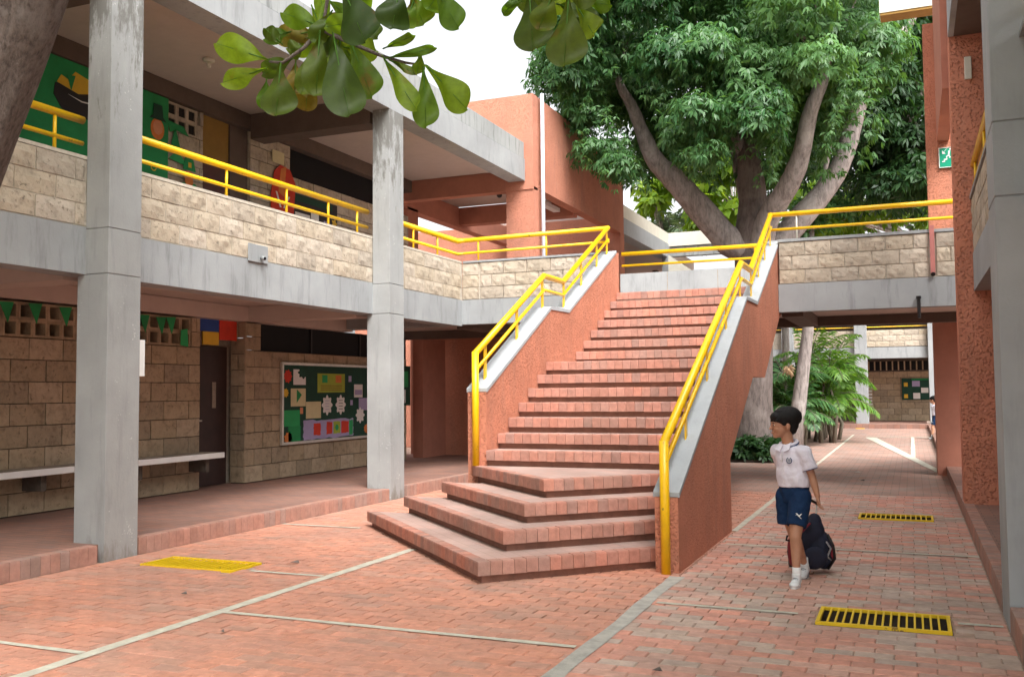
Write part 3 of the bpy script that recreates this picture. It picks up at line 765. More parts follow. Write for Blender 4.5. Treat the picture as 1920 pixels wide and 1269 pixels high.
# wing beyond the tower
FW_ = empty('rear_wing', (-6.6, 26, 0), 'concrete roofed wing beyond the terracotta block, half hidden by tree', 'building')
box('roof_fascia', 'coping_paint', FW_, -6.86, -6.53, 22.5, 27.9, 5.36, 5.768); box('roof_upstand', 'cream_paint', FW_, -6.85, -6.545, 22.5, 27.9, 5.78, 6.1)
box('roof_slab', 'ceiling_paint', FW_, -10, -6.865, 22.5, 33, 5.575, 5.9)
box('roof_upstand', 'cream_paint', FW_, -6.54, -4.9, 27.85, 28.1, 5.70, 6.1); box('roof_fascia', 'roof_concrete', FW_, -6.52, -4.9, 27.9, 28.15, 5.40, 5.69)
box('column', 'concrete', FW_, -6.68, -6.5, 27.6, 27.84, 0, 5.36)
box('back_wall', 'terracotta_smooth', FW_, -9.6, -9.4, 22.7, 33, 0, 5.57); box('floor_slab', 'concrete', FW_, -9.4, -6.6, 24.05, 33, 2.6, 2.95)
box('parapet', 'concrete', FW_, -6.75, -6.6, 24.05, 33, 2.96, 3.6)
b = MB(); b.add([(-6.4, 27.2, 4.85), (-4.3, 27.2, 3.3), (-4.3, 27.35, 3.3), (-6.4, 27.35, 4.85), (-6.4, 27.2, 5.35), (-4.3, 27.2, 3.85), (-4.3, 27.35, 3.85), (-6.4, 27.35, 5.35)],
  [(0, 1, 5, 4), (1, 2, 6, 5), (2, 3, 7, 6), (3, 0, 4, 7), (4, 5, 6, 7), (3, 2, 1, 0)]); b.build('sloping_parapet', 'cream_paint', FW_)

# ================================================================ RIGHT WING
RW = empty('right_wing', (1.5, 9, 0), 'right hand school wing with grey column and rough terracotta pier', 'building')
c = MB(); c.box(.50, 1.15, 6.46, 6.97, -.02, 2.60); c.box(.506, 1.144, 6.466, 6.964, 2.60, 2.61); c.box(.50, 1.15, 6.46, 6.97, 2.61, 3.06); c.box(.506, 1.144, 6.466, 6.964, 3.06, 3.07); c.box(.50, 1.15, 6.46, 6.97, 3.07, 5.45)
bevel(c.build('column', 'coping_paint', RW), .02, 3)
box('floor_beam', 'coping_paint', RW, .68, .95, -3, 11.89, 2.53, 2.955)
box('floor_slab', 'ceiling_paint', RW, .955, 3.5, -3, 14.19, 2.70, 2.95)
pr_ = box('parapet', 'mortar', RW, .72, .86, -3, 11.89, 2.958, 3.565)
stones(pr_, 'limestone', '-x', .682, 6.98, 11.88, 2.962, 3.562, bl=.42); box('parapet_cap', 'concrete', pr_, .665, .88, -3, 11.89, 3.568, 3.60)
column(.6, 1.0, BL); sp = box('pier', 'stucco_coarse', RW, .51, 1.5, 11.9, 12.32, .14, 5.5)
box('roof_fascia', 'coping_paint', RW, .50, .56, -3, 11.89, 5.46, 6.2); box('roof_soffit', 'brown_beam', RW, .561, .85, -3, 11.89, 5.46, 5.7); box('roof_slab', 'dark_void', RW, .851, 3.5, -3, 11.89, 5.75, 5.95); box('back_wall', 'mortar', RW, 3.5, 3.7, 3, 14.4, -.02, 5.95)  # out-of-view back wall added to block sky light from the right
box('roof_fascia', 'terracotta_smooth', RW, .515, 1.5, 11.9, 12.3, 5.505, 7.2)
b = MB(); b.box(.44, .60, 12.33, 15.0, 5.0, 7.4); b.build('upper_wall', 'terracotta_smooth', RW)
box('rear_pier', 'stucco', RW, .30, 1.5, 15.0, 15.4, 2.96, 6.75)
cs = MB(); cs.box(-.285, .9, 15.42, 15.75, 7.17, 7.9); cs.build('canopy_edge', 'cream_paint', RW); box('canopy_soffit', 'ochre_paint', RW, -.275, .9, 15.43, 15.74, 7.13, 7.165)
t = empty('parapet_railing', (.8, 9, 3.6), 'yellow railing on the right wing seen edge on beside the grey column', 'railing')
MB().tube([(.72, 2.0, 3.955), (.72, 11.88, 3.955)], .036, 14).build('handrail', 'yellow_paint', t, True); MB().tube([(.72, 2.0, 3.74), (.72, 11.88, 3.74)], .021, 10).build('mid_rail', 'yellow_paint', t, True)
for y in (7.5, 8.9, 10.2, 11.6): MB().tube([(.72, y, 3.6), (.72, y, 3.93)], .016, 8).build('post', 'yellow_paint', t, True)
w = MB(); w.box(.66, .735, 11.86, 11.895, 4.94, 5.20); wl = bevel(w.build('wall_lamp', 'cream_paint', None), .008, 2); thing(wl, 'slim white wall lamp high on the rough terracotta pier', 'wall lamp')
# stair exit sign
sg = empty('exit_sign', (.55, 14.98, 4.64), 'green sign with white arrow and a figure on stairs', 'sign')
box('sign_board', 'sign_green', sg, .46, .70, 14.97, 14.995, 4.52, 4.81)
a = MB(); yy = 14.966
def quad(b_, pts, y=yy): b_.add([(p[0], y, p[1]) for p in pts]+[(p[0], y+.003, p[1]) for p in pts], [tuple(range(len(pts))), tuple(range(len(pts), 2*len(pts)))[::-1]])
quad(a, [(.56, 4.79), (.575, 4.80), (.53, 4.745), (.515, 4.735)]); quad(a, [(.505, 4.77), (.505, 4.72), (.55, 4.72)])
quad(a, [(.60, 4.79), (.62, 4.79), (.62, 4.77), (.60, 4.77)]); quad(a, [(.585, 4.76), (.61, 4.76), (.60, 4.70), (.58, 4.70)]); quad(a, [(.60, 4.70), (.615, 4.66), (.60, 4.65), (.585, 4.70)]); quad(a, [(.58, 4.70), (.555, 4.68), (.555, 4.665), (.595, 4.69)])
quad(a, [(.50, 4.60), (.54, 4.60), (.54, 4.63), (.57, 4.63), (.57, 4.66), (.555, 4.66), (.555, 4.645), (.525, 4.645), (.525, 4.615), (.50, 4.615)])
a.build('pictogram', 'white_paint', sg)
f = MB(); f.box(.46, .70, 14.964, 14.97, 4.52, 4.528); f.box(.46, .70, 14.964, 14.97, 4.802, 4.81); f.box(.46, .468, 14.964, 14.97, 4.528, 4.802); f.build('border', 'white_paint', sg); sg.location.z += .085

# ================================================================ FAR BUILDING
FB = empty('far_building', (-2, 38, 0), 'distant school block under the bridge, grey columns and stone parapet', 'building')
for x in (-7.2, -4.55, -1.93, .59, 3.2): bevel(box('column', 'concrete', FB, x, x+.44, 37.75, 38.2, 0, 5.36), .01)
box('floor_beam', 'concrete', FB, -9, 4, 38.0, 38.25, 2.55, 2.96); fp = box('parapet', 'mortar', FB, -9, 4, 38.04, 38.2, 2.97, 3.6)
stones(fp, 'limestone', '-y', 38.0, -4.2, .6, 2.98, 3.6, bl=.5)
box('floor_slab', 'ceiling_paint', FB, -9, 4, 38.26, 41.2, 2.7, 2.95); fw = box('back_wall', 'mortar_dark', FB, -9, 4, 40.8, 41.0, .15, 5.6)
stones(fw, 'wall_stone', '-y', 40.78, -1.9, .9, .16, 2.1, bl=.5, bh=.24)
box('window', 'dark_glass', FB, -9, 4, 40.76, 40.79, 2.15, 2.5)
for x in np.arange(-1.8, .9, .22): box('vent_bar', 'wall_stone', FB, x, x+.05, 40.72, 40.755, 2.15, 2.5)
box('roof', 'concrete', FB, -9, 4, 37.8, 41.2, 5.37, 6.0)
t = empty('parapet_railing', (-2, 38.1, 3.6), 'distant yellow railing on the far building parapet', 'railing')
MB().tube([(-9, 38.1, 3.86), (4, 38.1, 3.86)], .04, 8).build('handrail', 'yellow_paint', t); MB().tube([(-9, 38.1, 3.72), (4, 38.1, 3.72)], .02, 6).build('mid_rail', 'yellow_paint', t)
# ================================================================ THINGS ON AND ROUND THE LEFT BUILDING
def cut(parent, pts, mat, x=-8.93, t=.004, name='cutout', **kw):
    """flat paper cut-out on a wall that faces +x, outline in (y, z)"""
    b = MB(); b.prism_x(pts, x, x+t); return b.build(name, mat, parent, **kw)
def disc(cy_, cz_, ry, rz=None, n=18): rz = rz or ry; return [(cy_+ry*math.cos(2*math.pi*i/n), cz_+rz*math.sin(2*math.pi*i/n)) for i in range(n)]
def rect(y0, y1, z0, z1): return [(y0, z0), (y1, z0), (y1, z1), (y0, z1)]
def rough_rect(y0, y1, z0, z1, a=.012, n=9):
    o = []
    for (p, q), (r_, s_) in (((y0, z0), (y1, z0)), ((y1, z0), (y1, z1)), ((y1, z1), (y0, z1)), ((y0, z1), (y0, z0))):
        for i in range(n): t = i/n; o.append((p+(r_-p)*t+random.uniform(-a, a), q+(s_-q)*t+random.uniform(-a, a)))
    return o
def star(cy_, cz_, r1, r2, n=8): return [(cy_+(r1 if i % 2 else r2)*math.cos(math.pi*i/n), cz_+(r1 if i % 2 else r2)*math.sin(math.pi*i/n)) for i in range(2*n)]
# bench ledge
bn = empty('wall_bench', (-8.7, 8.0, .65), 'long concrete ledge bench with white edge along the lower stone wall', 'bench')
bevel(box('seat', 'mortar', bn, -8.94, -8.58, 5.6, 10.44, .60, .668), .004); bevel(box('seat_edge', 'white_paint', bn, -8.578, -8.55, 5.6, 10.45, .598, .67), .006)
for y in (6.2, 7.6, 9.0, 10.2): box('bracket', 'mortar_dark', bn, -8.94, -8.66, y, y+.07, .42, .599)
# notice board, lower walkway
nb = empty('notice_board', (-8.92, 13.6, 1.28), 'long dark green notice board of school papers beside the brown door', 'notice board')
Y0, Y1, Z0, Z1 = 12.24, 14.85, .70, 1.89
box('board', 'paper_darkgreen', nb, -8.945, -8.925, Y0, Y1, Z0, Z1)
fr = MB(); fr.box(-8.945, -8.90, Y0-.04, Y0, Z0-.04, Z1+.04); fr.box(-8.945, -8.90, Y1, Y1+.04, Z0-.04, Z1+.04); fr.box(-8.945, -8.901, Y0, Y1, Z0-.04, Z0); fr.box(-8.945, -8.901, Y0, Y1, Z1, Z1+.04)
fr.build('frame', 'aluminium', nb)
X = -8.924
def BY(c): return Y0+(c-135)/(1255-135)*2.46          # crop position on the board to metres
def BZ(r, c=0): return Z1-(r-130)/(1080-130)*1.19
def sheet(c0, c1, r0, r1, m, kind='rect', name='paper_sheet', dx=0.):
    y0, y1, z1, z0 = BY(c0), BY(c1), BZ(r0), BZ(r1)
    pts = rect(y0, y1, z0, z1) if kind == 'rect' else rough_rect(y0, y1, z0, z1) if kind == 'rough' else star((y0+y1)/2, (z0+z1)/2, (y1-y0)*.42, (y1-y0)*.56, 9) if kind == 'star' else disc((y0+y1)/2, (z0+z1)/2, (y1-y0)/2, (z1-z0)/2)
    if kind == 'wavy':
        pts = [((y0+y1)/2+((y1-y0)/2*(.86+.14*math.cos(8*a)))*math.cos(a), (z0+z1)/2+((z1-z0)/2*(.86+.14*math.cos(8*a)))*math.sin(a)) for a in [2*math.pi*i/48 for i in range(48)]]
    return cut(nb, pts, m, X+dx, .003, name)
s1 = sheet(560, 930, 225, 475, 'paper_lime'); cut(s1, rect(BY(620), BY(690), BZ(345), BZ(245)), 'paper_bright_green', X+.003, .002, 'print'); cut(s1, rect(BY(800), BY(880), BZ(345), BZ(245)), 'paper_orange', X+.003, .002, 'print')
for i in range(3): cut(s1, rect(BY(600), BY(890), BZ(390+i*28), BZ(380+i*28)), 'ochre_paint', X+.003, .0015, 'print')
sheet(260, 410, 180, 375, 'paper_white'); sheet(310, 450, 140, 300, 'paper_darkgreen', 'wavy', dx=.003)
s2 = sheet(230, 410, 420, 645, 'paper_cream'); cut(s2, [(BY(300), BZ(430)), (BY(360), BZ(500)), (BY(300), BZ(600))], 'paper_green', X+.003, .002, 'print')
sheet(415, 605, 590, 805, 'paper_cream')
for c0, c1 in ((615, 760), (800, 945)):
    q = sheet(c0, c1, 505, 775, 'paper_white', 'wavy')
    for i in range(4): cut(q, rect(BY(c0+45), BY(c1-45), BZ(585+i*38), BZ(578+i*38)), 'paper_black' if c0 > 700 else 'paper_lilac', X+.003, .0015, 'print')
s3 = sheet(1065, 1190, 365, 545, 'paper_white'); cut(s3, rect(BY(1075), BY(1180), BZ(510), BZ(440)), 'paper_lilac', X+.003, .002, 'print')
sheet(1135, 1260, 555, 725, 'paper_lilac'); sheet(1085, 1220, 680, 905, 'paper_white', 'wavy', dx=.003)
sheet(150, 340, 690, 890, 'paper_bright_green'); sheet(200, 345, 890, 1110, 'paper_green', dx=.003)
sheet(150, 240, 190, 350, 'paper_red', 'star'); sheet(140, 200, 420, 530, 'paper_yellow', 'star', dx=.003); sheet(155, 245, 950, 1120, 'paper_orange', 'star', dx=.003); sheet(1210, 1280, 920, 1050, 'paper_orange', 'star', dx=.004)
sheet(985, 1025, 250, 330, 'paper_lilac'); sheet(1010, 1045, 580, 650, 'paper_lilac'); sheet(340, 375, 660, 740, 'paper_skin', dx=.004)
for c0, m in ((300, 'paper_darkgreen'), (520, 'paper_darkgreen'), (860, 'paper_darkgreen'), (1040, 'paper_darkgreen')): sheet(c0, c0+90, 90, 175, m, 'wavy', dx=.012)
title = cut(nb, rough_rect(BY(385), BY(1050), BZ(1070), BZ(830), .014, 12), 'paper_lilac', X, .003, 'title_strip')
def glyph(ch, y0, z0, w_, h_, m):
    t = .22*w_; S_ = {'l': rect(0, .25, 0, 1), 'r': rect(.75, 1, 0, 1), 't': rect(0, 1, .8, 1), 'm': rect(0, 1, .4, .6), 'b': rect(0, 1, 0, .2), 'a': rect(.75, 1, .5, 1)}
    seg = {'R': 'ltma', 'I': '', 'E': 'ltmb', 'N': 'lrt', 'O': 'ltrb', 'H': 'lrm', 'A': 'ltrm', 'P': 'ltma'}[ch]
    b = MB()
    for q in seg or 'c':
        pts = S_[q] if q != 'c' else rect(.35, .65, 0, 1)
        b.prism_x([(y0+p*w_, z0+r_*h_) for p, r_ in pts], X+.0035+.0004*(ord(q) % 5), X+.006+.0004*(ord(q) % 5))
    return b.build('letter', m, title)
for i, (c0, m) in enumerate(((520, 'paper_red'), (690, 'paper_red'), (880, 'paper_red'), (940, 'paper_red'))): pass
cut(title, rough_rect(BY(510), BY(600), BZ(1025), BZ(870), .008, 5), 'paper_red', X+.003, .002, 'print')
cut(title, rough_rect(BY(680), BY(755), BZ(1020), BZ(860), .008, 5), 'paper_red', X+.003, .002, 'print')
cut(title, rough_rect(BY(770), BY(865), BZ(1020), BZ(860), .008, 5), 'paper_lime', X+.003, .002, 'print'); cut(title, disc(BY(818), BZ(940), .05), 'paper_bright_green', X+.005, .002, 'print')
cut(title, rough_rect(BY(880), BY(985), BZ(1020), BZ(860), .008, 5), 'paper_red', X+.003, .002, 'print'); cut(title, rough_rect(BY(990), BY(1045), BZ(1050), BZ(850), .006, 5), 'paper_bright_green', X+.003, .002, 'print')
# second small board past the far column
n2 = empty('notice_board', (-8.9, 16.2, 1.6), 'small teal notice board glimpsed just right of the far grey column', 'notice board')
box('board', 'paper_darkgreen', n2, -8.945, -8.92, 15.85, 16.3, 1.2, 1.95); cut(n2, rect(15.9, 16.1, 1.25, 1.5), 'paper_white', -8.918, .003, 'paper_sheet'); cut(n2, rect(15.95, 16.2, 1.55, 1.85), 'paper_bright_green', -8.918, .003, 'paper_sheet')
# coloured card over the lower door
tr = empty('door_banner', (-9.0, 11.1, 2.4), 'blue, red and yellow card strips fixed over the lower brown door', 'banner')
for y0, y1, z0, z1, m in ((10.46, 10.95, 2.33, 2.50, 'paper_blue'), (10.96, 11.34, 2.22, 2.50, 'paper_red'), (10.62, 10.95, 2.14, 2.325, 'paper_yellow')): cut(tr, rect(y0, y1, z0, z1), m, -9.10, .02, 'card')
# green paper pennants hanging across the vent blocks
for y, dz, lab in ((6.9, .02, 'outermost of the green paper pennants left of the near column'), (7.33, 0, 'green paper pennant third from near column on its left side'), (7.70, .01, 'green paper pennant second from the near column on its left side'), (8.10, 0, 'green paper pennant closest to the near column on its left side'), (9.33, 0, 'green paper pennant just right of the near column'), (9.62, -.01, 'green paper pennant midway between near column and lower door'), (9.78, 0, 'green pennant beside the hanging green square, right of near column')):
    t = cut(None, [(y-.09, 2.45+dz), (y+.09, 2.46+dz), (y+.02, 2.23+dz)], 'paper_green', -8.90+random.uniform(-.01, .01), .004, 'paper_pennant')
    thing(t, lab, 'pennant', 'green paper pennants along the lower vent blocks')
t = cut(None, [(9.98, 2.3), (10.10, 2.32), (10.12, 2.08), (9.97, 2.1)], 'paper_bright_green', -8.90, .004, 'paper_pennant'); thing(t, 'square green paper hanging lowest, nearest the lower brown door', 'pennant')
# sheet of paper on the near column
t = box('paper_notice', 'paper_white', None, -6.66, -6.548, 6.80, 6.87, 1.62, 1.955); thing(t, 'white paper notice fixed edge on behind the near grey column', 'notice')
# upper storey decorations
gp = empty('door_poster', (-8.93, 8.0, 4.3), 'large green paper panel with a black pot of gold, left of near column', 'poster')
X = -8.925
cut(gp, rect(7.45, 8.62, 3.3, 5.33), 'paper_green', X, .004, 'backing')
cut(gp, [(7.92, 5.02), (8.6, 5.06), (8.66, 4.9), (8.5, 4.72), (8.25, 4.68), (8.02, 4.74), (7.9, 4.88)], 'paper_black', X+.005, .004, 'pot')
cut(gp, [(7.94, 5.03), (8.0, 5.13), (8.1, 5.10), (8.2, 5.22), (8.4, 5.18), (8.55, 5.05), (8.25, 4.97)], 'paper_yellow', X+.010, .003, 'coins'); cut(gp, [(8.08, 5.15), (8.2, 5.17), (8.14, 4.98)], 'paper_green', X+.014, .003, 'leaf_shape')
cut(gp, [(8.1, 4.93), (8.3, 4.90), (8.6, 4.92), (8.6, 4.905), (8.3, 4.885)], 'paper_white', X+.010, .003, 'rim')
for y, z in ((7.78, 4.02), (7.9, 4.05), (8.0, 3.9), (8.12, 3.93), (7.72, 3.8)): cut(gp, disc(y, z, .055, .045, 10), 'paper_lime', X+.006, .003, 'clover')
g2_ = empty('door_poster', (-8.93, 9.45, 4.3), 'green paper panel with a bearded face, right of the near column', 'poster')
cut(g2_, rect(9.0, 9.73, 3.3, 5.33), 'paper_green', X, .004, 'backing'); cut(g2_, disc(9.53, 4.88, .12, .14), 'paper_orange', X+.006, .004, 'beard'); cut(g2_, disc(9.53, 4.90, .085, .095), 'paper_skin', X+.011, .004, 'face')
cut(g2_, [(9.38, 5.0), (9.68, 5.0), (9.62, 5.05), (9.6, 5.2), (9.45, 5.2), (9.44, 5.05)], 'paper_darkgreen', X+.016, .004, 'hat'); cut(g2_, disc(9.47, 4.37, .05), 'paper_yellow', X+.006, .003, 'coin'); cut(g2_, disc(9.47, 4.37, .035), 'paper_green', X+.010, .003, 'coin_centre')
g3 = empty('leprechaun_cutout', (-8.93, 10.1, 4.3), 'green hatted paper figure pinned to the wall beside the upper door', 'paper figure')
cut(g3, [(9.78, 4.72), (9.86, 5.0), (9.96, 4.72)], 'paper_green', X, .004, 'hat_point'); cut(g3, [(9.74, 4.55), (9.9, 4.68), (10.12, 4.50)], 'paper_bright_green', X+.005, .004, 'collar')
cut(g3, [(10.0, 4.46), (10.25, 4.46), (10.2, 4.62), (10.05, 4.64)], 'paper_green', X+.010, .004, 'hat'); cut(g3, disc(10.12, 4.38, .09, .09), 'paper_skin', X+.007, .003, 'face'); cut(g3, disc(10.12, 4.31, .08, .06), 'paper_orange', X+.013, .003, 'beard')
cut(g3, [(9.92, 4.0), (10.4, 3.9), (10.42, 4.15), (10.25, 4.3), (10.0, 4.28)], 'paper_green', X, .004, 'body'); cut(g3, rect(10.1, 10.16, 4.5, 4.57), 'paper_yellow', X+.015, .003, 'buckle')
g4 = cut(None, [(9.72, 5.05), (10.02, 5.03), (10.12, 4.92), (9.9, 4.95), (9.76, 4.9)], 'paper_green', X, .004, 'paper_shape'); thing(g4, 'green paper shape stuck over the upper vent blocks', 'paper cutout')
rp = empty('wall_poster', (-8.93, 12.2, 4.5), 'tall red dress shaped poster on the upper wall left of the black window', 'poster')
cut(rp, [(11.92, 3.7), (12.45, 3.7), (12.55, 4.75), (12.4, 4.95), (12.15, 4.98), (12.0, 4.86), (11.92, 4.5)], 'paper_red', X, .006, 'figure')
cut(rp, [(12.03, 4.55), (12.07, 4.55), (12.18, 4.32), (12.14, 4.32)], 'paper_white', X+.007, .003, 'lapel'); cut(rp, [(12.36, 4.52), (12.40, 4.52), (12.26, 4.32), (12.22, 4.32)], 'paper_white', X+.007, .003, 'lapel')
cut(rp, [(12.16, 4.92), (12.3, 4.98), (12.24, 4.5), (12.1, 4.55)], 'paper_orange', X+.007, .003, 'stripe'); cut(rp, rect(12.0, 12.4, 3.8, 4.12), 'paper_black', X+.007, .003, 'belt')
t = cut(None, rect(11.95, 12.25, 4.99, 5.18), 'paper_cream', X, .006, 'wall_sign'); thing(t, 'small pale green sign above the red poster on the upper wall', 'sign')
un = empty('notice_board', (-8.93, 13.1, 4.2), 'upper storey notice board behind the railing, right of red poster', 'notice board')
box('board', 'paper_black', un, -8.94, -8.925, 12.5, 13.75, 3.85, 4.62); cut(un, rect(12.5, 13.6, 4.5, 4.60), 'paper_darkgreen', X, .003, 'paper_sheet'); cut(un, rect(12.55, 12.95, 4.15, 4.32), 'paper_white', X, .003, 'paper_sheet'); cut(un, rect(12.98, 13.2, 4.05, 4.42), 'paper_white', X, .003, 'paper_sheet'); cut(un, rect(13.35, 13.5, 4.0, 4.3), 'paper_lilac', X, .003, 'paper_sheet'); cut(un, star(13.66, 4.3, .05, .09, 5), 'paper_yellow', X, .003, 'star_shape')
# ceiling lamp, wall box with spotlight
for (x, y, lab) in ((-7.88, 9.28, 'small round ceiling fitting nearer, under the roof by the near column'), (-7.9, 13.9, 'small round ceiling fitting under the roof beyond the far column')):
    c = empty('ceiling_fitting', (x, y, 5.575), lab, 'light fitting'); MB().tube([(x, y, 5.54), (x, y, 5.574)], .07, 14).build('plate', 'cream_paint', c, True); MB().tube([(x, y, 5.47), (x, y, 5.54)], .025, 10).build('socket', 'cream_paint', c, True)
bx = empty('spotlight_box', (-6.79, 8.83, 3.0), 'square grey plate with a small round spotlight set in the parapet', 'spotlight')
bevel(box('plate', 'concrete', bx, -6.79, -6.778, 8.66, 9.01, 2.93, 3.13), .003); MB().tube([(-6.765, 8.88, 2.985), (-6.71, 8.86, 2.975)], .024, 14).build('lamp_body', 'concrete', bx, True); MB().tube([(-6.71, 8.86, 2.975), (-6.706, 8.859, 2.9745)], .017, 12).build('lens', 'dark_glass', bx)
# far notice board and wall sheets
fn = empty('notice_board', (-.2, 40.7, 1.3), 'far dark notice board with pale sheets under the distant walkway', 'notice board')
box('board', 'paper_darkgreen', fn, -.36, .75, 40.72, 40.75, .98, 1.82)
def fsheet(x0, x1, z0, z1, m, dy=0): box('paper_sheet', m, fn, x0, x1, 40.705-dy, 40.715-dy, z0, z1)
fsheet(.02, .3, 1.5, 1.72, 'paper_lilac'); fsheet(.34, .6, 1.25, 1.45, 'paper_white'); fsheet(.05, .3, 1.02, 1.25, 'paper_white'); fsheet(-.28, -.14, 1.05, 1.2, 'paper_yellow'); fsheet(-.28, -.14, 1.5, 1.66, 'paper_yellow'); fsheet(.0, .7, 1.75, 1.8, 'paper_green')
ws = empty('wall_sheets', (-1.5, 40.7, 1.3), 'column of white paper slips on the far wall beside the grey post', 'papers')
for i in range(7): box('paper_slip', 'paper_white', ws, -1.68, -1.46, 40.73, 40.745, .78+i*.13, .85+i*.13)

# ================================================================ MAIN TREE behind the stairs
def leaf_mesh(name, clusters, mat, leaflets=7, ll=.12, lw=.035, parent=None, droop=.6, **kw):
    """clusters: list of (pos, outward dir, size, tint). Palmate drooping clusters of folded leaflets, built in numpy"""
    n = len(clusters); P = np.array([c[0] for c in clusters]); D = np.array([c[1] for c in clusters]); SZ = np.array([c[2] for c in clusters]); TI = np.array([c[3] for c in clusters])
    D = D/np.linalg.norm(D, axis=1, keepdims=True)
    up = np.tile([0, 0, 1.], (n, 1)); s1 = np.cross(D, up)+1e-4; s1 /= np.linalg.norm(s1, axis=1, keepdims=True); s2 = np.cross(s1, D)
    V = []; T = []
    for k in range(leaflets):
        a = 2*np.pi*(k+np.random.rand(n)*.6)/leaflets
        out = s1*np.cos(a)[:, None]+s2*np.sin(a)[:, None]+D*(np.random.rand(n)*.5+.15)[:, None]
        out[:, 2] -= droop*(.5+np.random.rand(n)); out /= np.linalg.norm(out, axis=1, keepdims=True)
        wv = np.cross(out, D+np.random.randn(n, 3)*.35); wv /= np.linalg.norm(wv, axis=1, keepdims=True)+1e-6
        nv = np.cross(wv, out); L = (ll*SZ*(.7+.5*np.random.rand(n)))[:, None]; Wd = (lw*SZ)[:, None]
        b0 = P+out*L*.12; mid = P+out*L*.6; tip = P+out*L*1.05; tip[:, 2] -= (L[:, 0]*.12)
        V.append(np.stack([b0, mid+wv*Wd+nv*L*.05, tip, mid-wv*Wd+nv*L*.05], 1)); T.append(np.clip(TI+np.random.randn(n)*.12, 0, 1))
    V = np.concatenate(V).reshape(-1, 3); T = np.concatenate(T); q = len(V)//4
    me = bpy.data.meshes.new(name); me.vertices.add(len(V)); me.vertices.foreach_set('co', V.ravel().astype(np.float32))
    me.loops.add(q*4); me.loops.foreach_set('vertex_index', np.arange(q*4, dtype=np.int32)); me.polygons.add(q)
    me.polygons.foreach_set('loop_start', np.arange(0, q*4, 4, dtype=np.int32)); me.update(calc_edges=True)
    at_ = me.attributes.new('tint', 'FLOAT', 'FACE'); at_.data.foreach_set('value', T.astype(np.float32))
    me.materials.append(M[mat]); return link(name, me, parent, **kw)
def clump_points(c, r, n, tint, size=1., flat=.6, open_=.25):
    """cluster positions over the upper and outer skin of a flattened clump"""
    out = []; c = np.array(c)
    for _ in range(n):
        d = np.random.randn(3); d /= np.linalg.norm(d)
        if d[2] < -.35 and random.random() < .75: d[2] *= -1
        rr = r*(1-open_*random.random()**1.5); p = c+d*np.array([rr, rr, rr*flat])
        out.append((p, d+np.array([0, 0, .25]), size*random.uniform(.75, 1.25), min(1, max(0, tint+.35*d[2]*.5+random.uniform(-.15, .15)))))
    return out
def inpoly(x, y, P):
    c = False
    for i in range(len(P)):
        x0, y0 = P[i]; x1, y1 = P[i-1]
        if (y0 > y) != (y1 > y) and x < (x1-x0)*(y-y0)/(y1-y0)+x0: c = not c
    return c
mt = empty('shade_tree', (-3.05, 20.6, 0), 'big many limbed shade tree with dense green crown behind the stair head', 'tree')
def P3(px, py, Y=20.5): return at(px, py, Y)
def px_of(p):
    v = Vector(p)-CAM; d = v.dot(FW); return 960+F_PX*v.dot(RT)/d, 634.5-F_PX*v.dot(UP)/d
LIMB = []
def limb(pts, name='limb', mat='bark_grey', parent=None, n=14):
    P = [P3(a, b, y) for a, b, y, r in pts]; r = [q[3] for q in pts]
    # smooth the run with extra points
    PP, rr = [], []
    for i in range(len(P)-1):
        p0, p1, p2, p3 = P[max(0, i-1)], P[i], P[i+1], P[min(len(P)-1, i+2)]
        for k in range(5):
            t = k/5; PP.append(.5*((2*p1)+(p2-p0)*t+(2*p0-5*p1+4*p2-p3)*t*t+(3*p1-p0-3*p2+p3)*t**3)); rr.append((r[i]*(1-t)+r[i+1]*t)*random.uniform(.95, 1.05))
    PP.append(P[-1]); rr.append(r[-1]); LIMB.extend(PP[4:])
    return MB().tube(PP, rr, n).build(name, mat, parent or mt, True)
# trunk: broad base, then the fork
base = Vector((-3.05, 20.5, -.1))
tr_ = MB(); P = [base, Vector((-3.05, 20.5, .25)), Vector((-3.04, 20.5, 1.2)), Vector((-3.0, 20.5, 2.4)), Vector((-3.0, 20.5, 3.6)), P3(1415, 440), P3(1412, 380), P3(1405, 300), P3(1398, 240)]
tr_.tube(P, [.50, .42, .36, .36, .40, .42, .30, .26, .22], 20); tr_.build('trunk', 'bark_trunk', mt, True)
limb([(1410, 470, 20.4, .24), (1370, 455, 20.3, .30), (1320, 400, 20.1, .28), (1262, 335, 19.9, .24), (1228, 300, 19.8, .20), (1205, 250, 19.6, .15), (1185, 200, 19.4, .12), (1165, 165, 19.2, .09), (1150, 120, 19.2, .05)])
limb([(1425, 470, 20.3, .26), (1440, 410, 20.1, .24), (1480, 345, 19.8, .22), (1502, 290, 19.6, .18), (1518, 215, 19.4, .155), (1540, 155, 19.3, .13), (1555, 100, 19.3, .07)])
limb([(1440, 480, 20.8, .26), (1500, 410, 21.2, .26), (1552, 350, 21.5, .22), (1580, 300, 21.6, .20), (1600, 235, 21.7, .19), (1618, 170, 21.8, .17), (1650, 110, 22, .15), (1700, 50, 22.2, .12), (1730, -20, 22.5, .08)])
limb([(1405, 300, 20.5, .2), (1370, 235, 20.3, .15), (1330, 170, 20.0, .1), (1300, 80, 20, .06)]); limb([(1395, 380, 20.8, .10), (1375, 290, 21.2, .07), (1360, 210, 21.4, .05)])
limb([(1455, 440, 21.2, .12), (1500, 395, 22, .10), (1540, 340, 22.5, .07), (1560, 250, 23, .04)])
OUT = [(1045, 100), (1060, 205), (1090, 290), (1135, 340), (1180, 345), (1230, 320), (1250, 352), (1300, 345), (1330, 320), (1350, 270), (1390, 235), (1430, 250), (1410, 300), (1420, 345), (1460, 350), (1490, 300), (1560, 250), (1640, 200), (1640, -60), (1100, -60), (1040, 20)]
cl_ = []
npt = 0; tries = 0
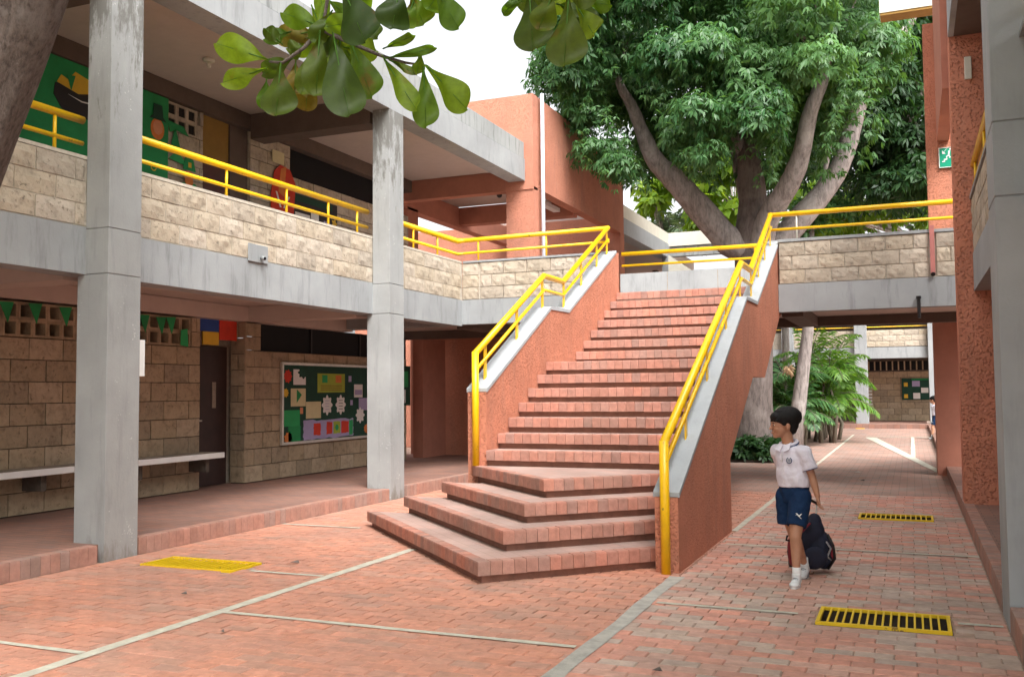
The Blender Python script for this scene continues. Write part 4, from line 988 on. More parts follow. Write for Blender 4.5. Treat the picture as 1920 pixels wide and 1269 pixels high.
while npt < 150 and tries < 4000:
    tries += 1; px, py = random.uniform(1010, 1660), random.uniform(-60, 350)
    if not inpoly(px, py, OUT): continue
    Yd = random.uniform(17.2, 20.4) if random.random() < .72 else random.uniform(20.4, 23); r = random.uniform(.45, .85)
    if py > 220: r *= .7
    # keep the two pale limbs clear of the nearest clumps
    mg = r*95+22
    if py > 120 and Yd < 20.3 and (abs(px-(1540-(py-150)*.30)) < mg or (py > 150 and abs(px-(1165+(py-165)*.57)) < mg)): Yd = random.uniform(21, 23)

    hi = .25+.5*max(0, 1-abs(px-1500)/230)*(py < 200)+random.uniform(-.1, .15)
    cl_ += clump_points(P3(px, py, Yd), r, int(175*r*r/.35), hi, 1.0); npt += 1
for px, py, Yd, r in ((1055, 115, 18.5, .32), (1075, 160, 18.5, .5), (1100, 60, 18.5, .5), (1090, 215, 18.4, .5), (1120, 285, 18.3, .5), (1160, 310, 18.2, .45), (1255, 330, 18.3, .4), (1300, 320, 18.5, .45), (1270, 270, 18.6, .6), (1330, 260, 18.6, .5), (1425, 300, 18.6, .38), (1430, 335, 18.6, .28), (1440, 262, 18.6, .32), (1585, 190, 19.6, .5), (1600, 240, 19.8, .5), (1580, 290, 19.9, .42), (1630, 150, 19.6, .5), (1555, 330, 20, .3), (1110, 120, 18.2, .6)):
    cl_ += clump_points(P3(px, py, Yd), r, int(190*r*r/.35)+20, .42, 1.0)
k = 0
while k < 5200:
    px, py = random.uniform(1040, 1660), random.uniform(-60, 350)
    if not inpoly(px, py, OUT): continue
    Yd = random.uniform(17.6, 21.5); k += 1
    if py > 120 and Yd < 20.4 and (abs(px-(1540-(py-150)*.30)) < 34 or (py > 150 and abs(px-(1165+(py-165)*.57)) < 30)): continue
    cl_.append((np.array(P3(px, py, Yd)), np.array([random.uniform(-.5, .5), random.uniform(-1, .2), random.uniform(.1, .8)]), random.uniform(.6, 1.1), random.uniform(.25, .75)))
cl_ = [(p_+np.random.randn(3)*.07, d_, s_*random.choice((.65, .8, .95, 1.1)), t_) for p_, d_, s_, t_ in cl_]
def dseg(x, y, L_):
    m_ = 1e9
    for (a, b), (c, d) in zip(L_, L_[1:]):
        t = max(0, min(1, ((x-a)*(c-a)+(y-b)*(d-b))/((c-a)**2+(d-b)**2))); m_ = min(m_, math.hypot(x-a-(c-a)*t, y-b-(d-b)*t))
    return m_
BARE = (([(1168, 175), (1190, 215), (1228, 300), (1262, 335), (1320, 400), (1380, 470)], 20.2, 30, 1.), ([(1540, 160), (1518, 215), (1502, 290), (1480, 345), (1430, 420)], 20.2, 34, 1.), ([(1612, 200), (1580, 300), (1552, 350), (1490, 430)], 21.5, 30, .8), ([(1400, 250), (1408, 330), (1412, 440)], 20.5, 36, .9))
def keep(c):
    x, y = px_of(c[0]); yy = c[0][1]
    for L_, Y_, w_, pr2 in BARE:
        if yy < Y_ and y > L_[0][1]-12 and dseg(x, y, L_) < w_ and random.random() < pr2: return False
    return not (1225 < x < 1400 and y > 300 and random.random() < .6)
cl_ = [c for c in cl_ if keep(c)]
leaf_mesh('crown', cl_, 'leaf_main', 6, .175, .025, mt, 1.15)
# twigs carrying the clumps
tw = MB()
for i in range(160):
    c = random.choice(cl_)[0]; e = Vector(c)
    if e.y > 19.6: continue
    s = min(LIMB, key=lambda q: (q-e).length); m_ = (e+s)/2+Vector((0, 0, -.12))
    sx_, sy_ = px_of(s)
    if not .4 < (s-e).length < 2.2 or sy_ > 120: continue
    tw.tube([s, m_, e], [.028, .018, .006], 6)
tw.build('twigs', 'bark_grey', mt, True, kind='stuff')
# dark tree behind at right
def back_tree(name, x, Y, label, poly, nclump, mat, yr, rr, dens, tint, ll, lw, leaflets=6, trunk_r=.22, cat='tree', group=None, trunk_mat='bark_grey', top=None, drp=.5):
    t = empty(name, (x, Y, 0), label, cat, group); pts = []
    k = 0; tries = 0
    while k < nclump and tries < 5000:
        tries += 1
        xs = [p[0] for p in poly]; ys = [p[1] for p in poly]; px, py = random.uniform(min(xs), max(xs)), random.uniform(min(ys), max(ys))
        if not inpoly(px, py, poly): continue
        pts += clump_points(P3(px, py, random.uniform(*yr)), random.uniform(*rr), dens, tint, 1.0, .75, .5); k += 1
    leaf_mesh('crown', pts, mat, leaflets, ll, lw, t, drp)
    mid = np.mean([p[0] for p in pts], 0); tp = Vector((mid[0], mid[1], top or mid[2]))
    b = MB(); b.tube([(x, Y, -.1), (x+.05, Y, 1.5), (x+.05, Y, 3.3), Vector((x, Y, 3.3)).lerp(tp, .5), tp], [trunk_r*1.3, trunk_r, trunk_r*.9, trunk_r*.7, trunk_r*.3], 12)
    for i in range(14):
        e = Vector(random.choice(pts)[0]); b.tube([Vector((x, Y, 3.3)).lerp(tp, random.uniform(.2, .9)), (e+tp)/2, e], [trunk_r*.35, trunk_r*.2, .01], 6)
    b.build('trunk', trunk_mat, t, True); return t
back_tree('shade_tree', 2.7, 25.5, 'dark dense tree behind the big tree, against the right terracotta pier', [(1560, -60), (1760, -60), (1760, 360), (1700, 375), (1640, 370), (1560, 350), (1520, 330), (1560, 200)], 80, 'leaf_dark', (23.5, 27.5), (.6, 1.0), 85, .3, .22, .034, drp=.9)
back_tree('almond_tree', -3.6, 30.5, 'yellow green broad leaved tree seen through the fork of the big tree', [(1255, 330), (1300, 300), (1400, 290), (1400, 440), (1380, 460), (1340, 440), (1290, 380)], 26, 'leaf_lime', (28.5, 32), (.35, .6), 26, .5, .36, .085, 5, .12)
back_tree('almond_tree', -6.9, 31.5, 'yellow green sprays showing between terracotta block and slanting limb', [(1205, 345), (1245, 340), (1245, 395), (1215, 400)], 5, 'leaf_lime', (30, 32), (.3, .5), 22, .6, .36, .085, 5, .1)
back_tree('shade_tree', 3.4, 32, 'pale green tree low behind the railing right of the stair head', [(1520, 360), (1760, 330), (1760, 450), (1480, 450), (1480, 420)], 30, 'leaf_lime', (29, 34), (.5, .8), 34, .3, .3, .06, 6, .15)
# palms
def palm(loc, h, nf, fl, label, mat='leaf_palm', droop=1., trunk_r=.05, nstem=1, lw=.028, group=None, spread=.25):
    t = empty('palm', (*loc, 0), label, 'palm', group); fr_ = MB(); st = MB(); x0, y0 = loc
    for s_ in range(nstem):
        sx, sy = x0+random.uniform(-spread, spread), y0+random.uniform(-spread, spread); hh = h*random.uniform(.25, 1.) if nstem > 1 else h
        st.tube([(sx, sy, -.05), (sx+random.uniform(-.1, .1), sy, hh*.5), (sx+random.uniform(-.15, .15), sy, hh)], [trunk_r*1.2, trunk_r, trunk_r*.7], 8); b0 = Vector(st.v[-4])
        for f in range(nf):
            a = 2*math.pi*(f+random.random())/nf; el = random.uniform(.45, 1.35); L = fl*random.uniform(.7, 1.1); d = Vector((math.cos(a)*math.cos(el), math.sin(a)*math.cos(el), math.sin(el)))
            pts = []; p = b0.copy(); v = d.copy(); ns = 14
            for i in range(ns+1):
                pts.append(p.copy()); p = p+v*L/ns; v.z -= .085*droop*(1+i/ns); v.normalize()
            st.tube(pts, [.014*(1-i/(ns+1))+.003 for i in range(ns+1)], 5)
            for i in range(2, ns+1):
                tan = (pts[i]-pts[i-1]).normalized(); side = tan.cross(Vector((0, 0, 1))).normalized(); ll = L*.30*math.sin(math.pi*(i/(ns+1))**.8)+.06
                for q in (0, .5):
                    pb = pts[i-1].lerp(pts[i], q)
                    for sg_ in (-1, 1):
                        dv = (side*sg_*.8+tan*.65+Vector((0, 0, random.uniform(-.45, .05)))).normalized(); e = pb+dv*ll*random.uniform(.85, 1.1)+Vector((0, 0, -ll*.25)); m2 = pb+dv*ll*.5; wv = tan.cross(dv).cross(dv).normalized()*lw
                        fr_.add([pb, m2+wv, e, m2-wv], [(0, 1, 2, 3)], 0, (random.random(),)*3)
    st.build('stem', 'bark_palm', t, True); fr_.build('fronds', mat, t); return t
palm((-2.2, 27.3), 1.75, 10, 1.5, 'leafy green areca palm under the bridge, right of the thin trunk', droop=1.1, nstem=6, spread=.35)
palm((-2.15, 29.0), 1.2, 8, 1.3, 'lower areca palm clump in front of the far grey column', droop=1.2, nstem=5, spread=.3)
palm((-2.75, 25.8), 1.7, 9, 1.4, 'darker areca palm between the big trunk and the thin trunk', droop=1.1, nstem=4, mat='leaf_main', spread=.3)
palm((-2.7, 29.5), 2.3, 8, 1.6, 'tall green palm behind the thin leaning trunk', droop=.9, nstem=3, spread=.3)
palm((-6.9, 31.5), 6.3, 18, 2.0, 'grey green palm crown above the rear wing roof', droop=.9, mat='leaf_pale', trunk_r=.14, lw=.035)
palm((-7.9, 32.2), 6.6, 18, 2.0, 'grey green palm next to the terracotta block wall top', droop=.8, mat='leaf_pale', trunk_r=.14, lw=.035)
# thin leaning trunk under the bridge with a dried bunch tied on
th = empty('young_tree', (-2.75, 25.0, 0), 'thin leaning trunk rising through the palms beyond the bridge', 'tree')
MB().tube([(-2.78, 25, -.05), (-2.66, 25, .8), (-2.52, 25, 1.8), (-2.36, 25, 2.9), (-2.3, 25, 4.3), (-2.2, 25.3, 6)], [.24, .19, .165, .14, .12, .05], 14).build('trunk', 'bark_grey', th, True)
MB().tube([(-2.34, 25, 3.0), (-1.9, 25.3, 3.5), (-1.5, 25.6, 4.6)], [.08, .06, .03], 8).build('branch', 'bark_near', th, True)
leaf_mesh('crown', sum([clump_points((-2.1+random.uniform(-.6, .6), 25.3+random.uniform(-.4, .4), 5.8+random.uniform(-.4, .5)), .5, 60, .4) for _ in range(5)], []), 'leaf_main', 6, .2, .04, th)
bd = MB()
for i in range(26):
    a = random.uniform(0, 6.28); p0 = Vector((-2.83, 24.7, 1.92)); d = Vector((math.cos(a), random.uniform(-.3, .3), math.sin(a)*.8-.15)); e = p0+d*random.uniform(.12, .24); bd.tube([p0+d*.04, (p0+e)/2+Vector((0, 0, .03)), e], [.03, .024, .008], 5)
bd.ball((-2.83, 24.7, 1.92), (.07, .07, .06), 8, 6)
thing(bd.build('dried_plant', 'dried_leaf', None, True), 'dried pale orchid bunch tied against the thin leaning trunk', 'plant')
# planter growth round the trunk foot
pg = []
for i in range(60): pg += clump_points((random.uniform(-3.75, -2.45), random.uniform(19.5, 20.2), random.uniform(.08, .38)), .14, 14, .2, 1.)
g_ = leaf_mesh('ground_cover', pg, 'leaf_dark', 5, .16, .03, None, .2, kind='stuff')
bb = MB(); bb.prism([(-3.9, 19.4), (-2.35, 19.4), (-2.35, 21.6), (-3.9, 21.6)], -.03, .05); bb.build('planting_bed', 'soil', kind='structure')
# backdrop trees beyond the far building and behind the left block
for k, (x, y, h, lab) in enumerate(((-14, 52, 9, 'broad tree far beyond the left end of the distant block'), (-4, 55, 9.5, 'broad tree beyond the middle of the distant block'), (6, 52, 9, 'broad tree beyond the right end of the distant block'))):
    t = empty('shade_tree', (x, y, 0), lab, 'tree'); pts = []
    for i in range(26): pts += clump_points((x+random.uniform(-4, 4), y+random.uniform(-2, 2), random.uniform(h-5.5, h-2.5)), random.uniform(.8, 1.4), 60, .4, 1.6)
    leaf_mesh('crown', pts, 'leaf_main', 5, .3, .07, t); MB().tube([(x, y, -.1), (x+.2, y, h*.4), (x, y, h*.6)], [.4, .3, .15], 10).build('trunk', 'bark_grey', t, True)

# ================================================================ NEAR ALMOND TREE: trunk at left, leafy twigs over the frame
na = empty('almond_tree', (-5.6, 3.4, 0), 'near almond tree, rough leaning trunk at upper left and hanging leaves above', 'tree')
tp = [Vector(p) for p in ((-6.1, 3.45, -.1), (-5.75, 3.45, .5), (-5.28, 3.47, 1.5), (-4.80, 3.5, 2.35), (-4.24, 3.5, 3.35), (-3.75, 3.45, 4.2), (-3.2, 3.4, 5.0))]
tb = MB(); fine = []; fr2 = []
for i in range(len(tp)-1):
    for k in range(6):
        t = k/6; fine.append(tp[i].lerp(tp[i+1], t)+Vector((0, 0, 0))); fr2.append([.42, .33, .26, .225, .20, .18, .16][i]*(1-t)+[.42, .33, .26, .225, .20, .18, .16][i+1]*t)
tb.tube(fine, fr2, 40)
vv = []
for (x, y, z) in tb.v:
    q = noise.noise(Vector((x*6, y*6, z*2.0)))*.024+abs(noise.noise(Vector((x*17, y*17, z*4))))*.03; vv.append((x+q, y-q, z))
tb.v = vv; tk = tb.build('trunk', 'bark_near', na, True)
sb = tk.modifiers.new('sub', 'SUBSURF'); sb.levels = sb.render_levels = 1
MB().tube([(-3.7, 3.45, 4.2), (-3.0, 3.35, 4.0), (-2.5, 3.3, 3.75), (-2.1, 3.25, 3.5), (-1.6, 3.2, 3.45), (-1.1, 3.15, 3.3), (-.8, 3.15, 3.1)], [.10, .07, .05, .035, .028, .02, .012], 10).build('branch', 'bark_near', na, True)
def twig(pts): MB().tube([P3(*p) for p in pts], [.010-.006*i/(len(pts)-1) for i in range(len(pts))], 8).build('twig', 'bark_near', na, True)
twig([(640, -150, 3.2), (620, -40, 3.2), (606, 50, 3.2), (600, 64, 3.2)]); twig([(606, 50, 3.2), (570, 90, 3.17), (530, 118, 3.15), (505, 116, 3.15)]); twig([(604, 56, 3.2), (655, 80, 3.22), (715, 105, 3.24), (760, 118, 3.25), (797, 123, 3.25)])
twig([(760, -150, 3.2), (755, -60, 3.2), (752, -10, 3.2)]); twig([(1080, -160, 3.2), (1070, -60, 3.2), (1062, -5, 3.2), (1040, -12, 3.2)]); twig([(1062, -30, 3.2), (1030, -30, 3.2), (990, -20, 3.2)]); twig([(800, -160, 3.2), (815, -60, 3.2), (815, -15, 3.2)])
def bigleaf(bx_, by_, tx, ty, wpx, Y, mat='leaf_almond', curl=.12, tilt=0.):
    b = P3(bx_, by_, Y); t = P3(tx, ty, Y+random.uniform(-.05, .04)); d = t-b; L = d.length; d.normalize()
    view = (b-CAM).normalized(); sd = d.cross(view).normalized(); nn = sd.cross(d).normalized()
    ang = tilt or random.uniform(-.35, .35); sd, nn = sd*math.cos(ang)+nn*math.sin(ang), nn*math.cos(ang)-sd*math.sin(ang)
    W = wpx/F_PX*Y*1.05*.5; vs = []; nu, nv = 16, 6; fs = []
    for i in range(nu+1):
        u = math.sin(math.pi/2*(i/nu)**.9); wd = max(.02, math.sin(math.pi*min(1, u**1.75)))**.55*(.15+.85*u**.5)*1.06 if u < .9999 else .05
        if u == 0: wd = .03
        for j in range(nv+1):
            v = j/nv*2-1; p = b+d*L*u+sd*W*wd*v+nn*(abs(v)*W*wd*.28-curl*L*u*u*.7+.012*math.sin(u*9+v*2))
            vs.append(p)
    for i in range(nu):
        for j in range(nv): a = i*(nv+1)+j; fs.append((a, a+1, a+nv+2, a+nv+1))
    m2 = MB(); m2.add(vs, fs); lf = m2.build('leaf', mat, na, True)
    r_ = MB(); r_.tube([b+nn*.0, b+d*L*.5-nn*curl*L*.17-nn*.001, b+d*L*.97-nn*curl*L*.66], [.0035, .0022, .0008], 5); r_.build('midrib', 'leaf_lime', lf, True)
D_, B_ = 'leaf_almond_dark', 'leaf_almond'
for a in ((506, 113, 409, 82, 62, 3.16, B_), (500, 128, 421, 156, 44, 3.2, B_), (526, 118, 520, 219, 76, 3.1, D_), (500, 148, 494, 206, 34, 3.25, B_), (600, 57, 590, 182, 62, 3.1, D_), (603, 50, 533, 25, 50, 3.2, B_), (530, 84, 498, 54, 32, 3.12, D_), (624, 62, 654, 224, 86, 3.06, D_),
          (656, 74, 700, 188, 64, 3.2, B_), (608, 48, 602, -8, 36, 3.2, B_), (640, -30, 688, 82, 86, 3.05, D_), (717, 105, 785, 212, 42, 3.12, B_), (794, 126, 800, 244, 50, 3.2, B_), (798, 122, 880, 206, 58, 3.18, B_), (722, 110, 822, 90, 20, 3.2, B_), (718, 92, 780, 66, 22, 3.22, B_),
          (729, 112, 782, 140, 17, 3.16, D_), (750, -25, 733, 57, 74, 3.08, D_), (812, -30, 862, 56, 52, 3.12, B_), (770, -10, 795, 48, 60, 3.2, B_), (575, 86, 540, 96, 40, 3.2, D_), (790, 92, 782, 142, 24, 3.22, B_), (600, 70, 566, 178, 46, 3.2, D_), (640, 70, 620, 160, 52, 3.24, D_), (545, 60, 498, 72, 36, 3.22, B_),
          (620, 60, 600, 130, 50, 3.3, D_), (1066, -6, 1060, 128, 76, 3.06, D_), (992, -18, 1002, 98, 74, 3.12, D_), (1085, 0, 1148, 10, 34, 3.2, B_), (1082, 12, 1116, 68, 50, 3.2, B_), (985, -12, 942, 26, 24, 3.18, B_), (1040, -20, 1010, 58, 50, 3.02, D_), (1050, -20, 1120, -2, 50, 3.1, D_),
          (700, -40, 660, 30, 60, 3.2, B_), (840, -40, 800, 20, 50, 3.25, B_)):
    bigleaf(*a[:4], a[4]*1.18, *a[5:])
for k in range(30):
    cx0, cy0 = random.choice([(605, 60), (560, 100), (640, 80), (690, 110), (600, 20), (650, 20), (720, 60), (760, 10), (1060, -10), (1000, -20)])
    a = random.uniform(-.35, math.pi+.35); L = random.uniform(70, 120); bx_ = cx0+random.uniform(-25, 25); by_ = cy0+random.uniform(-25, 25)
    tx_, ty_ = bx_+L*math.cos(a)*.75, by_+L*abs(math.sin(a))*.9-10
    if ty_ > 215 or (760 < tx_ < 940): continue
    bigleaf(bx_, by_, tx_, ty_, L*random.uniform(.42, .62), random.uniform(3.2, 3.4), random.choice([B_, B_, D_, 'leaf_almond_old']))

# the almond tree's crown, unseen above the camera, added to shade the near columns
pts = []
for i in range(13): pts += clump_points((random.uniform(-6.4, -5.0), random.uniform(1.0, 4.9), random.uniform(5.3, 6.6)), .6, 34, .5, 1.)  # clumps set to darken the left column's camera-facing side
for i in range(46):
    x, y = random.uniform(-6.5, 2.5), random.uniform(-4, 4.2); pts += clump_points((x, y, random.uniform(5.4, 7.5)), random.uniform(.5, .9), 26, .5, 1.)
leaf_mesh('crown', pts, 'leaf_almond', 6, .28, .065, na, .3)
# ================================================================ THE BOY
simple('skin', (.43, .21, .125), .55, .06, 20); simple('hair_black', (.007, .006, .006), .6, .3, 60, .4, .25)
def cloth(name, c, k=.5):
    m = NT(name); p = m.coords(); n1 = m.noise(13, 3, .5, m.coords((1, 1, .6))); n2 = m.noise(400, 2, .5, p)
    m.base(m.ramp(n1.outputs[0], [(.3, tuple(x*.93 for x in c)), (.7, c)]).outputs[0]); m.rough(.85, .2); m.bump(n1.outputs[0], k, .03); return m.m
cloth('shirt_cloth', (.74, .71, .80)); cloth('shorts_cloth', (.007, .026, .075)); cloth('sock_cloth', (.78, .78, .78), .2); simple('shoe_white', (.70, .72, .73), .5, .06); simple('shoe_grey', (.25, .28, .3), .6, .1)
simple('navy_trim', (.02, .05, .14), .7, .05); simple('bag_navy', (.010, .014, .035), .75, .25, 12, .2); simple('bag_red', (.20, .012, .025), .7, .15); simple('bag_grey', (.42, .42, .44), .6, .3, 30); simple('eye_white', (.6, .58, .55), .3, .02); simple('lip', (.30, .09, .065), .5, .05)
FX = Vector((-.57, -.82, 0)).normalized(); LX_ = Vector((.82, -.57, 0)).normalized()
def remesh(o, v, it=4):
    r_ = o.modifiers.new('skin', 'REMESH'); r_.mode = 'VOXEL'; r_.voxel_size = v; r_.use_smooth_shade = True
    s_ = o.modifiers.new('smooth', 'SMOOTH'); s_.iterations = it; s_.factor = .5; return o
def caps(b, pts, rad, n=14):
    """chain of rounded segments"""
    for (p, q), (r0, r1) in zip(zip(pts, pts[1:]), zip(rad, rad[1:])):
        b.tube([p, q], [r0, r1], n)
    for p, r0 in zip(pts, rad): b.ball(p, r0*1.0, 14, 10)
def loft(b, rings, n=24):
    vs = []
    for cx_, cy_, z, wl, wf in rings:
        for j in range(n):
            a = 2*math.pi*j/n; p = Vector((cx_, cy_, z))+LX_*wl*math.cos(a)+FX*wf*math.sin(a); vs.append(p)
    fs = [(i*n+j, i*n+(j+1) % n, (i+1)*n+(j+1) % n, (i+1)*n+j) for i in range(len(rings)-1) for j in range(n)]
    fs += [tuple(range(n))[::-1], tuple(range((len(rings)-1)*n, len(rings)*n))]
    b.add(vs, [f[::-1] for f in fs])
boy_at = Vector((-.845, 7.56, 0)); ORI = Matrix.Translation(boy_at) @ Matrix.Rotation(R(5.9), 4, 'Z')
boy = empty('person', (0, 0, 0), 'boy in white polo shirt and navy shorts walking, head turned left, pulling a bag', 'person')
HC = Vector((-.062, -.005, 1.185)); HR = Matrix.Translation(HC) @ Matrix.Rotation(R(17), 4, 'Z') @ Matrix.Rotation(R(-3), 4, 'Y')
def hb(b, c, r):
    q = MB(); q.ball(c, r, 20, 14); b.add([HR @ Vector(v) for v in q.v], q.f)
body = MB()
hb(body, (.012, 0, .018), (.088, .072, .085)); hb(body, (-.032, 0, -.04), (.056, .055, .062)); hb(body, (-.052, 0, -.005), (.045, .056, .05)); hb(body, (-.068, 0, -.086), (.022, .025, .018)); hb(body, (-.045, 0, -.075), (.04, .042, .026))
hb(body, (-.097, 0, -.018), (.009, .008, .018)); hb(body, (-.104, 0, -.030), (.012, .0125, .010)); hb(body, (-.090, 0, -.058), (.010, .020, .007)); hb(body, (-.087, 0, -.067), (.010, .017, .007)); hb(body, (-.062, -.030, -.035), (.026, .022, .022)); hb(body, (-.062, .030, -.035), (.026, .022, .022)); hb(body, (-.083, 0, .015), (.014, .045, .010))
for sy in (-1, 1): hb(body, (.008, sy*.074, -.016), (.016, .010, .024)); hb(body, (.003, sy*.074, -.034), (.009, .008, .010))
caps(body, [Vector((-.030, .0, .98)), Vector((-.036, .0, 1.05)), Vector((-.048, 0, 1.11))], [.052, .043, .045])
loft(body, [(0, 0, .62, .10, .08), (0, 0, .70, .112, .085), (-.01, 0, .85, .11, .08), (-.02, 0, .97, .11, .07), (-.025, 0, 1.02, .06, .05)])
SL, EL, WL = Vector((.082, -.072, .972)), Vector((.135, -.075, .785)), Vector((.166, -.10, .655))
caps(body, [SL, SL.lerp(EL, .5), EL, EL.lerp(WL, .35), WL], [.038, .033, .0275, .029, .0195])
SR_, ER, WR = Vector((-.118, .07, .972)), Vector((-.055, .21, .80)), Vector((.045, .31, .66))
caps(body, [SR_, SR_.lerp(ER, .5), ER, WR], [.038, .033, .028, .020])
def hand(b, wrist, d, side, curl=.5, palm=None):
    """palm, four unequal bent fingers and a thumb off the side"""
    d = d.normalized(); side = (side-d*side.dot(d)).normalized(); nrm = d.cross(side).normalized()      # nrm: fingers curl this way
    c0 = wrist+d*.012; c1 = wrist+d*.058
    for q in (-.013, -.004, .005, .014): caps(b, [c0+side*q*.7, c1+side*q*1.15], [.0115, .0105], 8)
    for q, L in ((-.0165, .046), (-.0055, .053), (.0055, .050), (.0165, .040)):
        p = c1+side*q; e1 = p+(d*math.cos(curl*.5)+nrm*math.sin(curl*.5))*L*.45; e2 = e1+(d*math.cos(curl*1.3)+nrm*math.sin(curl*1.3))*L*.32; e3 = e2+(d*math.cos(curl*2.)+nrm*math.sin(curl*2.))*L*.26
        caps(b, [p, e1, e2, e3], [.0075, .007, .0065, .0055], 8)
    t0 = wrist+d*.022-side*.014; t1 = t0-side*.016+d*.020+nrm*.010; t2 = t1+d*.022+nrm*.006-side*.003
    caps(b, [t0, t1, t2], [.0095, .008, .0065], 8)
hand(body, WL, Vector((.14, -.15, -1)), Vector((.25, .95, 0)), .55); hand(body, WR, Vector((.35, .3, -.9)), Vector((1, -.2, .2)), 1.1)
KL, AL = Vector((.002, -.15, .355)), Vector((.004, -.175, .085)); KR, AR = Vector((-.012, .03, .355)), Vector((.062, .21, .10))
caps(body, [Vector((.035, -.04, .64)), Vector((.018, -.10, .50)), KL, KL.lerp(AL, .3)+Vector((.004, .012, 0)), KL.lerp(AL, .7), AL], [.070, .058, .043, .042, .031, .026])
caps(body, [Vector((-.05, .03, .64)), Vector((-.04, .03, .50)), KR, KR.lerp(AR, .3)+Vector((0, .012, 0)), KR.lerp(AR, .7), AR], [.070, .058, .043, .042, .031, .026])
bo = remesh(body.build('body', 'skin', boy), .0045, 3)
hair = MB(); hb(hair, (.018, 0, .046), (.106, .087, .080)); hb(hair, (.055, 0, .0), (.056, .074, .072)); hb(hair, (.060, 0, -.040), (.036, .052, .045)); hb(hair, (-.055, 0, .055), (.045, .066, .040)); hb(hair, (-.010, -.060, .020), (.03, .022, .035)); hb(hair, (-.010, .060, .020), (.03, .022, .035))
for i in range(46):
    a = random.uniform(-1.2, 1.2); x0 = -.085+abs(a)*.03; p = HR @ Vector((x0+.012, .066*math.sin(a), .062)); q = HR @ Vector((x0-.012, .072*math.sin(a), .028)); r_ = HR @ Vector((x0-.010, .074*math.sin(a), .022+random.uniform(-.008, .008)))
    hair.tube([p, q, r_], [.009, .007, .003], 6)
for i in range(70):
    a = random.uniform(-2.6, 2.6); t0 = HR @ Vector((.03, 0, .115)); c = HR @ Vector((.02-.075*math.cos(a), .065*math.sin(a), .10)); e = HR @ Vector((.02-.10*math.cos(a), .085*math.sin(a), .055+random.uniform(-.03, .02))); hair.tube([t0, c, e], [.010, .009, .004], 5)
hb(hair, (.03, 0, .05), (.112, .094, .084)); remesh(hair.build('hair', 'hair_black', boy), .0048, 1)
def onhead(name, c, r, m): q = MB(); q.ball(c, r, 12, 8); MBX = MB(); MBX.add([HR @ Vector(v) for v in q.v], q.f); return MBX.build(name, m, boy, True)
for sy in (-1, 1):
    onhead('eye', (-.0835, sy*.031, -.003), (.0075, .011, .0055), 'eye_white'); onhead('iris', (-.0895, sy*.0315, -.003), (.004, .006, .006), 'hair_black'); onhead('eyebrow', (-.090, sy*.031, .014), (.006, .017, .003), 'hair_black')
onhead('lips', (-.0965, 0, -.0625), (.006, .0155, .0045), 'lip')
sh = MB()
loft(sh, [(.0, 0, .712, .126, .098), (.0, 0, .73, .130, .102), (-.004, 0, .78, .133, .108), (-.012, 0, .86, .124, .094), (-.018, 0, .93, .127, .094), (-.021, 0, .985, .122, .082), (-.024, 0, 1.012, .092, .066), (-.027, 0, 1.030, .062, .056)])
SE = SL.lerp(EL, .60); SE2 = SR_.lerp(ER, .6)
caps(sh, [SL-Vector((.02, -.01, 0)), SL, SL.lerp(SE, .5)], [.058, .056, .057]); sh.tube([SL, SL.lerp(SE, .5), SE, SE+(SE-SL)*.10], [.054, .056, .058, .060], 18)
caps(sh, [SR_+Vector((.02, -.01, 0)), SR_, SR_.lerp(SE2, .5)], [.058, .056, .056]); sh.tube([SR_, SR_.lerp(SE2, .5), SE2], [.054, .056, .057], 18)
for v in range(0): pass
shirt = remesh(sh.build('polo_shirt', 'shirt_cloth', boy), .006, 3)
tx = bpy.data.textures.new('folds', 'CLOUDS'); tx.noise_scale = .06; tx.noise_depth = 2
def folds(o, s_):
    d = o.modifiers.new('folds', 'DISPLACE'); d.texture = tx; d.strength = s_; d.mid_level = .5; d.texture_coords = 'LOCAL'
folds(shirt, .013)
# collar with navy stripe
ring = lambda rl, rf, z, dz: [Vector((-.030, 0, z+dz*math.sin(a)))+LX_*rl*math.cos(a)+FX*rf*math.sin(a) for a in np.linspace(math.pi/2+.35, math.pi*2.5-.35, 22)]
MB().tube(ring(.060, .058, 1.040, -.020), .013, 10).build('collar', 'shirt_cloth', shirt, True); MB().tube(ring(.074, .072, 1.031, -.024), .0045, 8).build('collar_stripe', 'navy_trim', shirt, True)
fl = MB()
for sgn in (-1, 1):
    c = Vector((-.030, 0, 0)); a0 = c+FX*.060+LX_*.012*sgn+Vector((0, 0, 1.020)); a1 = c+FX*.035+LX_*.052*sgn+Vector((0, 0, 1.046)); a2 = c+FX*.082+LX_*.060*sgn+Vector((0, 0, .990)); a3 = c+FX*.088+LX_*.018*sgn+Vector((0, 0, .975)); o_ = FX*.006+Vector((0, 0, .004))
    fl.add([a0, a1, a2, a3, a0+o_, a1+o_, a2+o_, a3+o_], [(0, 1, 2, 3), (4, 7, 6, 5), (0, 4, 5, 1), (1, 5, 6, 2), (2, 6, 7, 3), (3, 7, 4, 0)])
fl.build('collar_points', 'shirt_cloth', shirt)
MB().tube([SE+(SE-SL)*.098, SE+(SE-SL)*.125], [.0608, .0612], 18).build('sleeve_trim', 'navy_trim', shirt, True)
def surf(a, z, off=.003, w_=.127, d_=.094, c=Vector((-.014, 0, 0))):
    dep = d_*math.sqrt(max(0, 1-(a/w_)**2)); n_ = (LX_*(a/w_**2)+FX*(dep/d_**2)).normalized(); return c+LX_*a+FX*dep+n_*off+Vector((0, 0, z)), n_
pc_, pn = surf(.046, .915, .010); pu = Vector((0, 0, 1)); ps_ = pu.cross(pn).normalized()
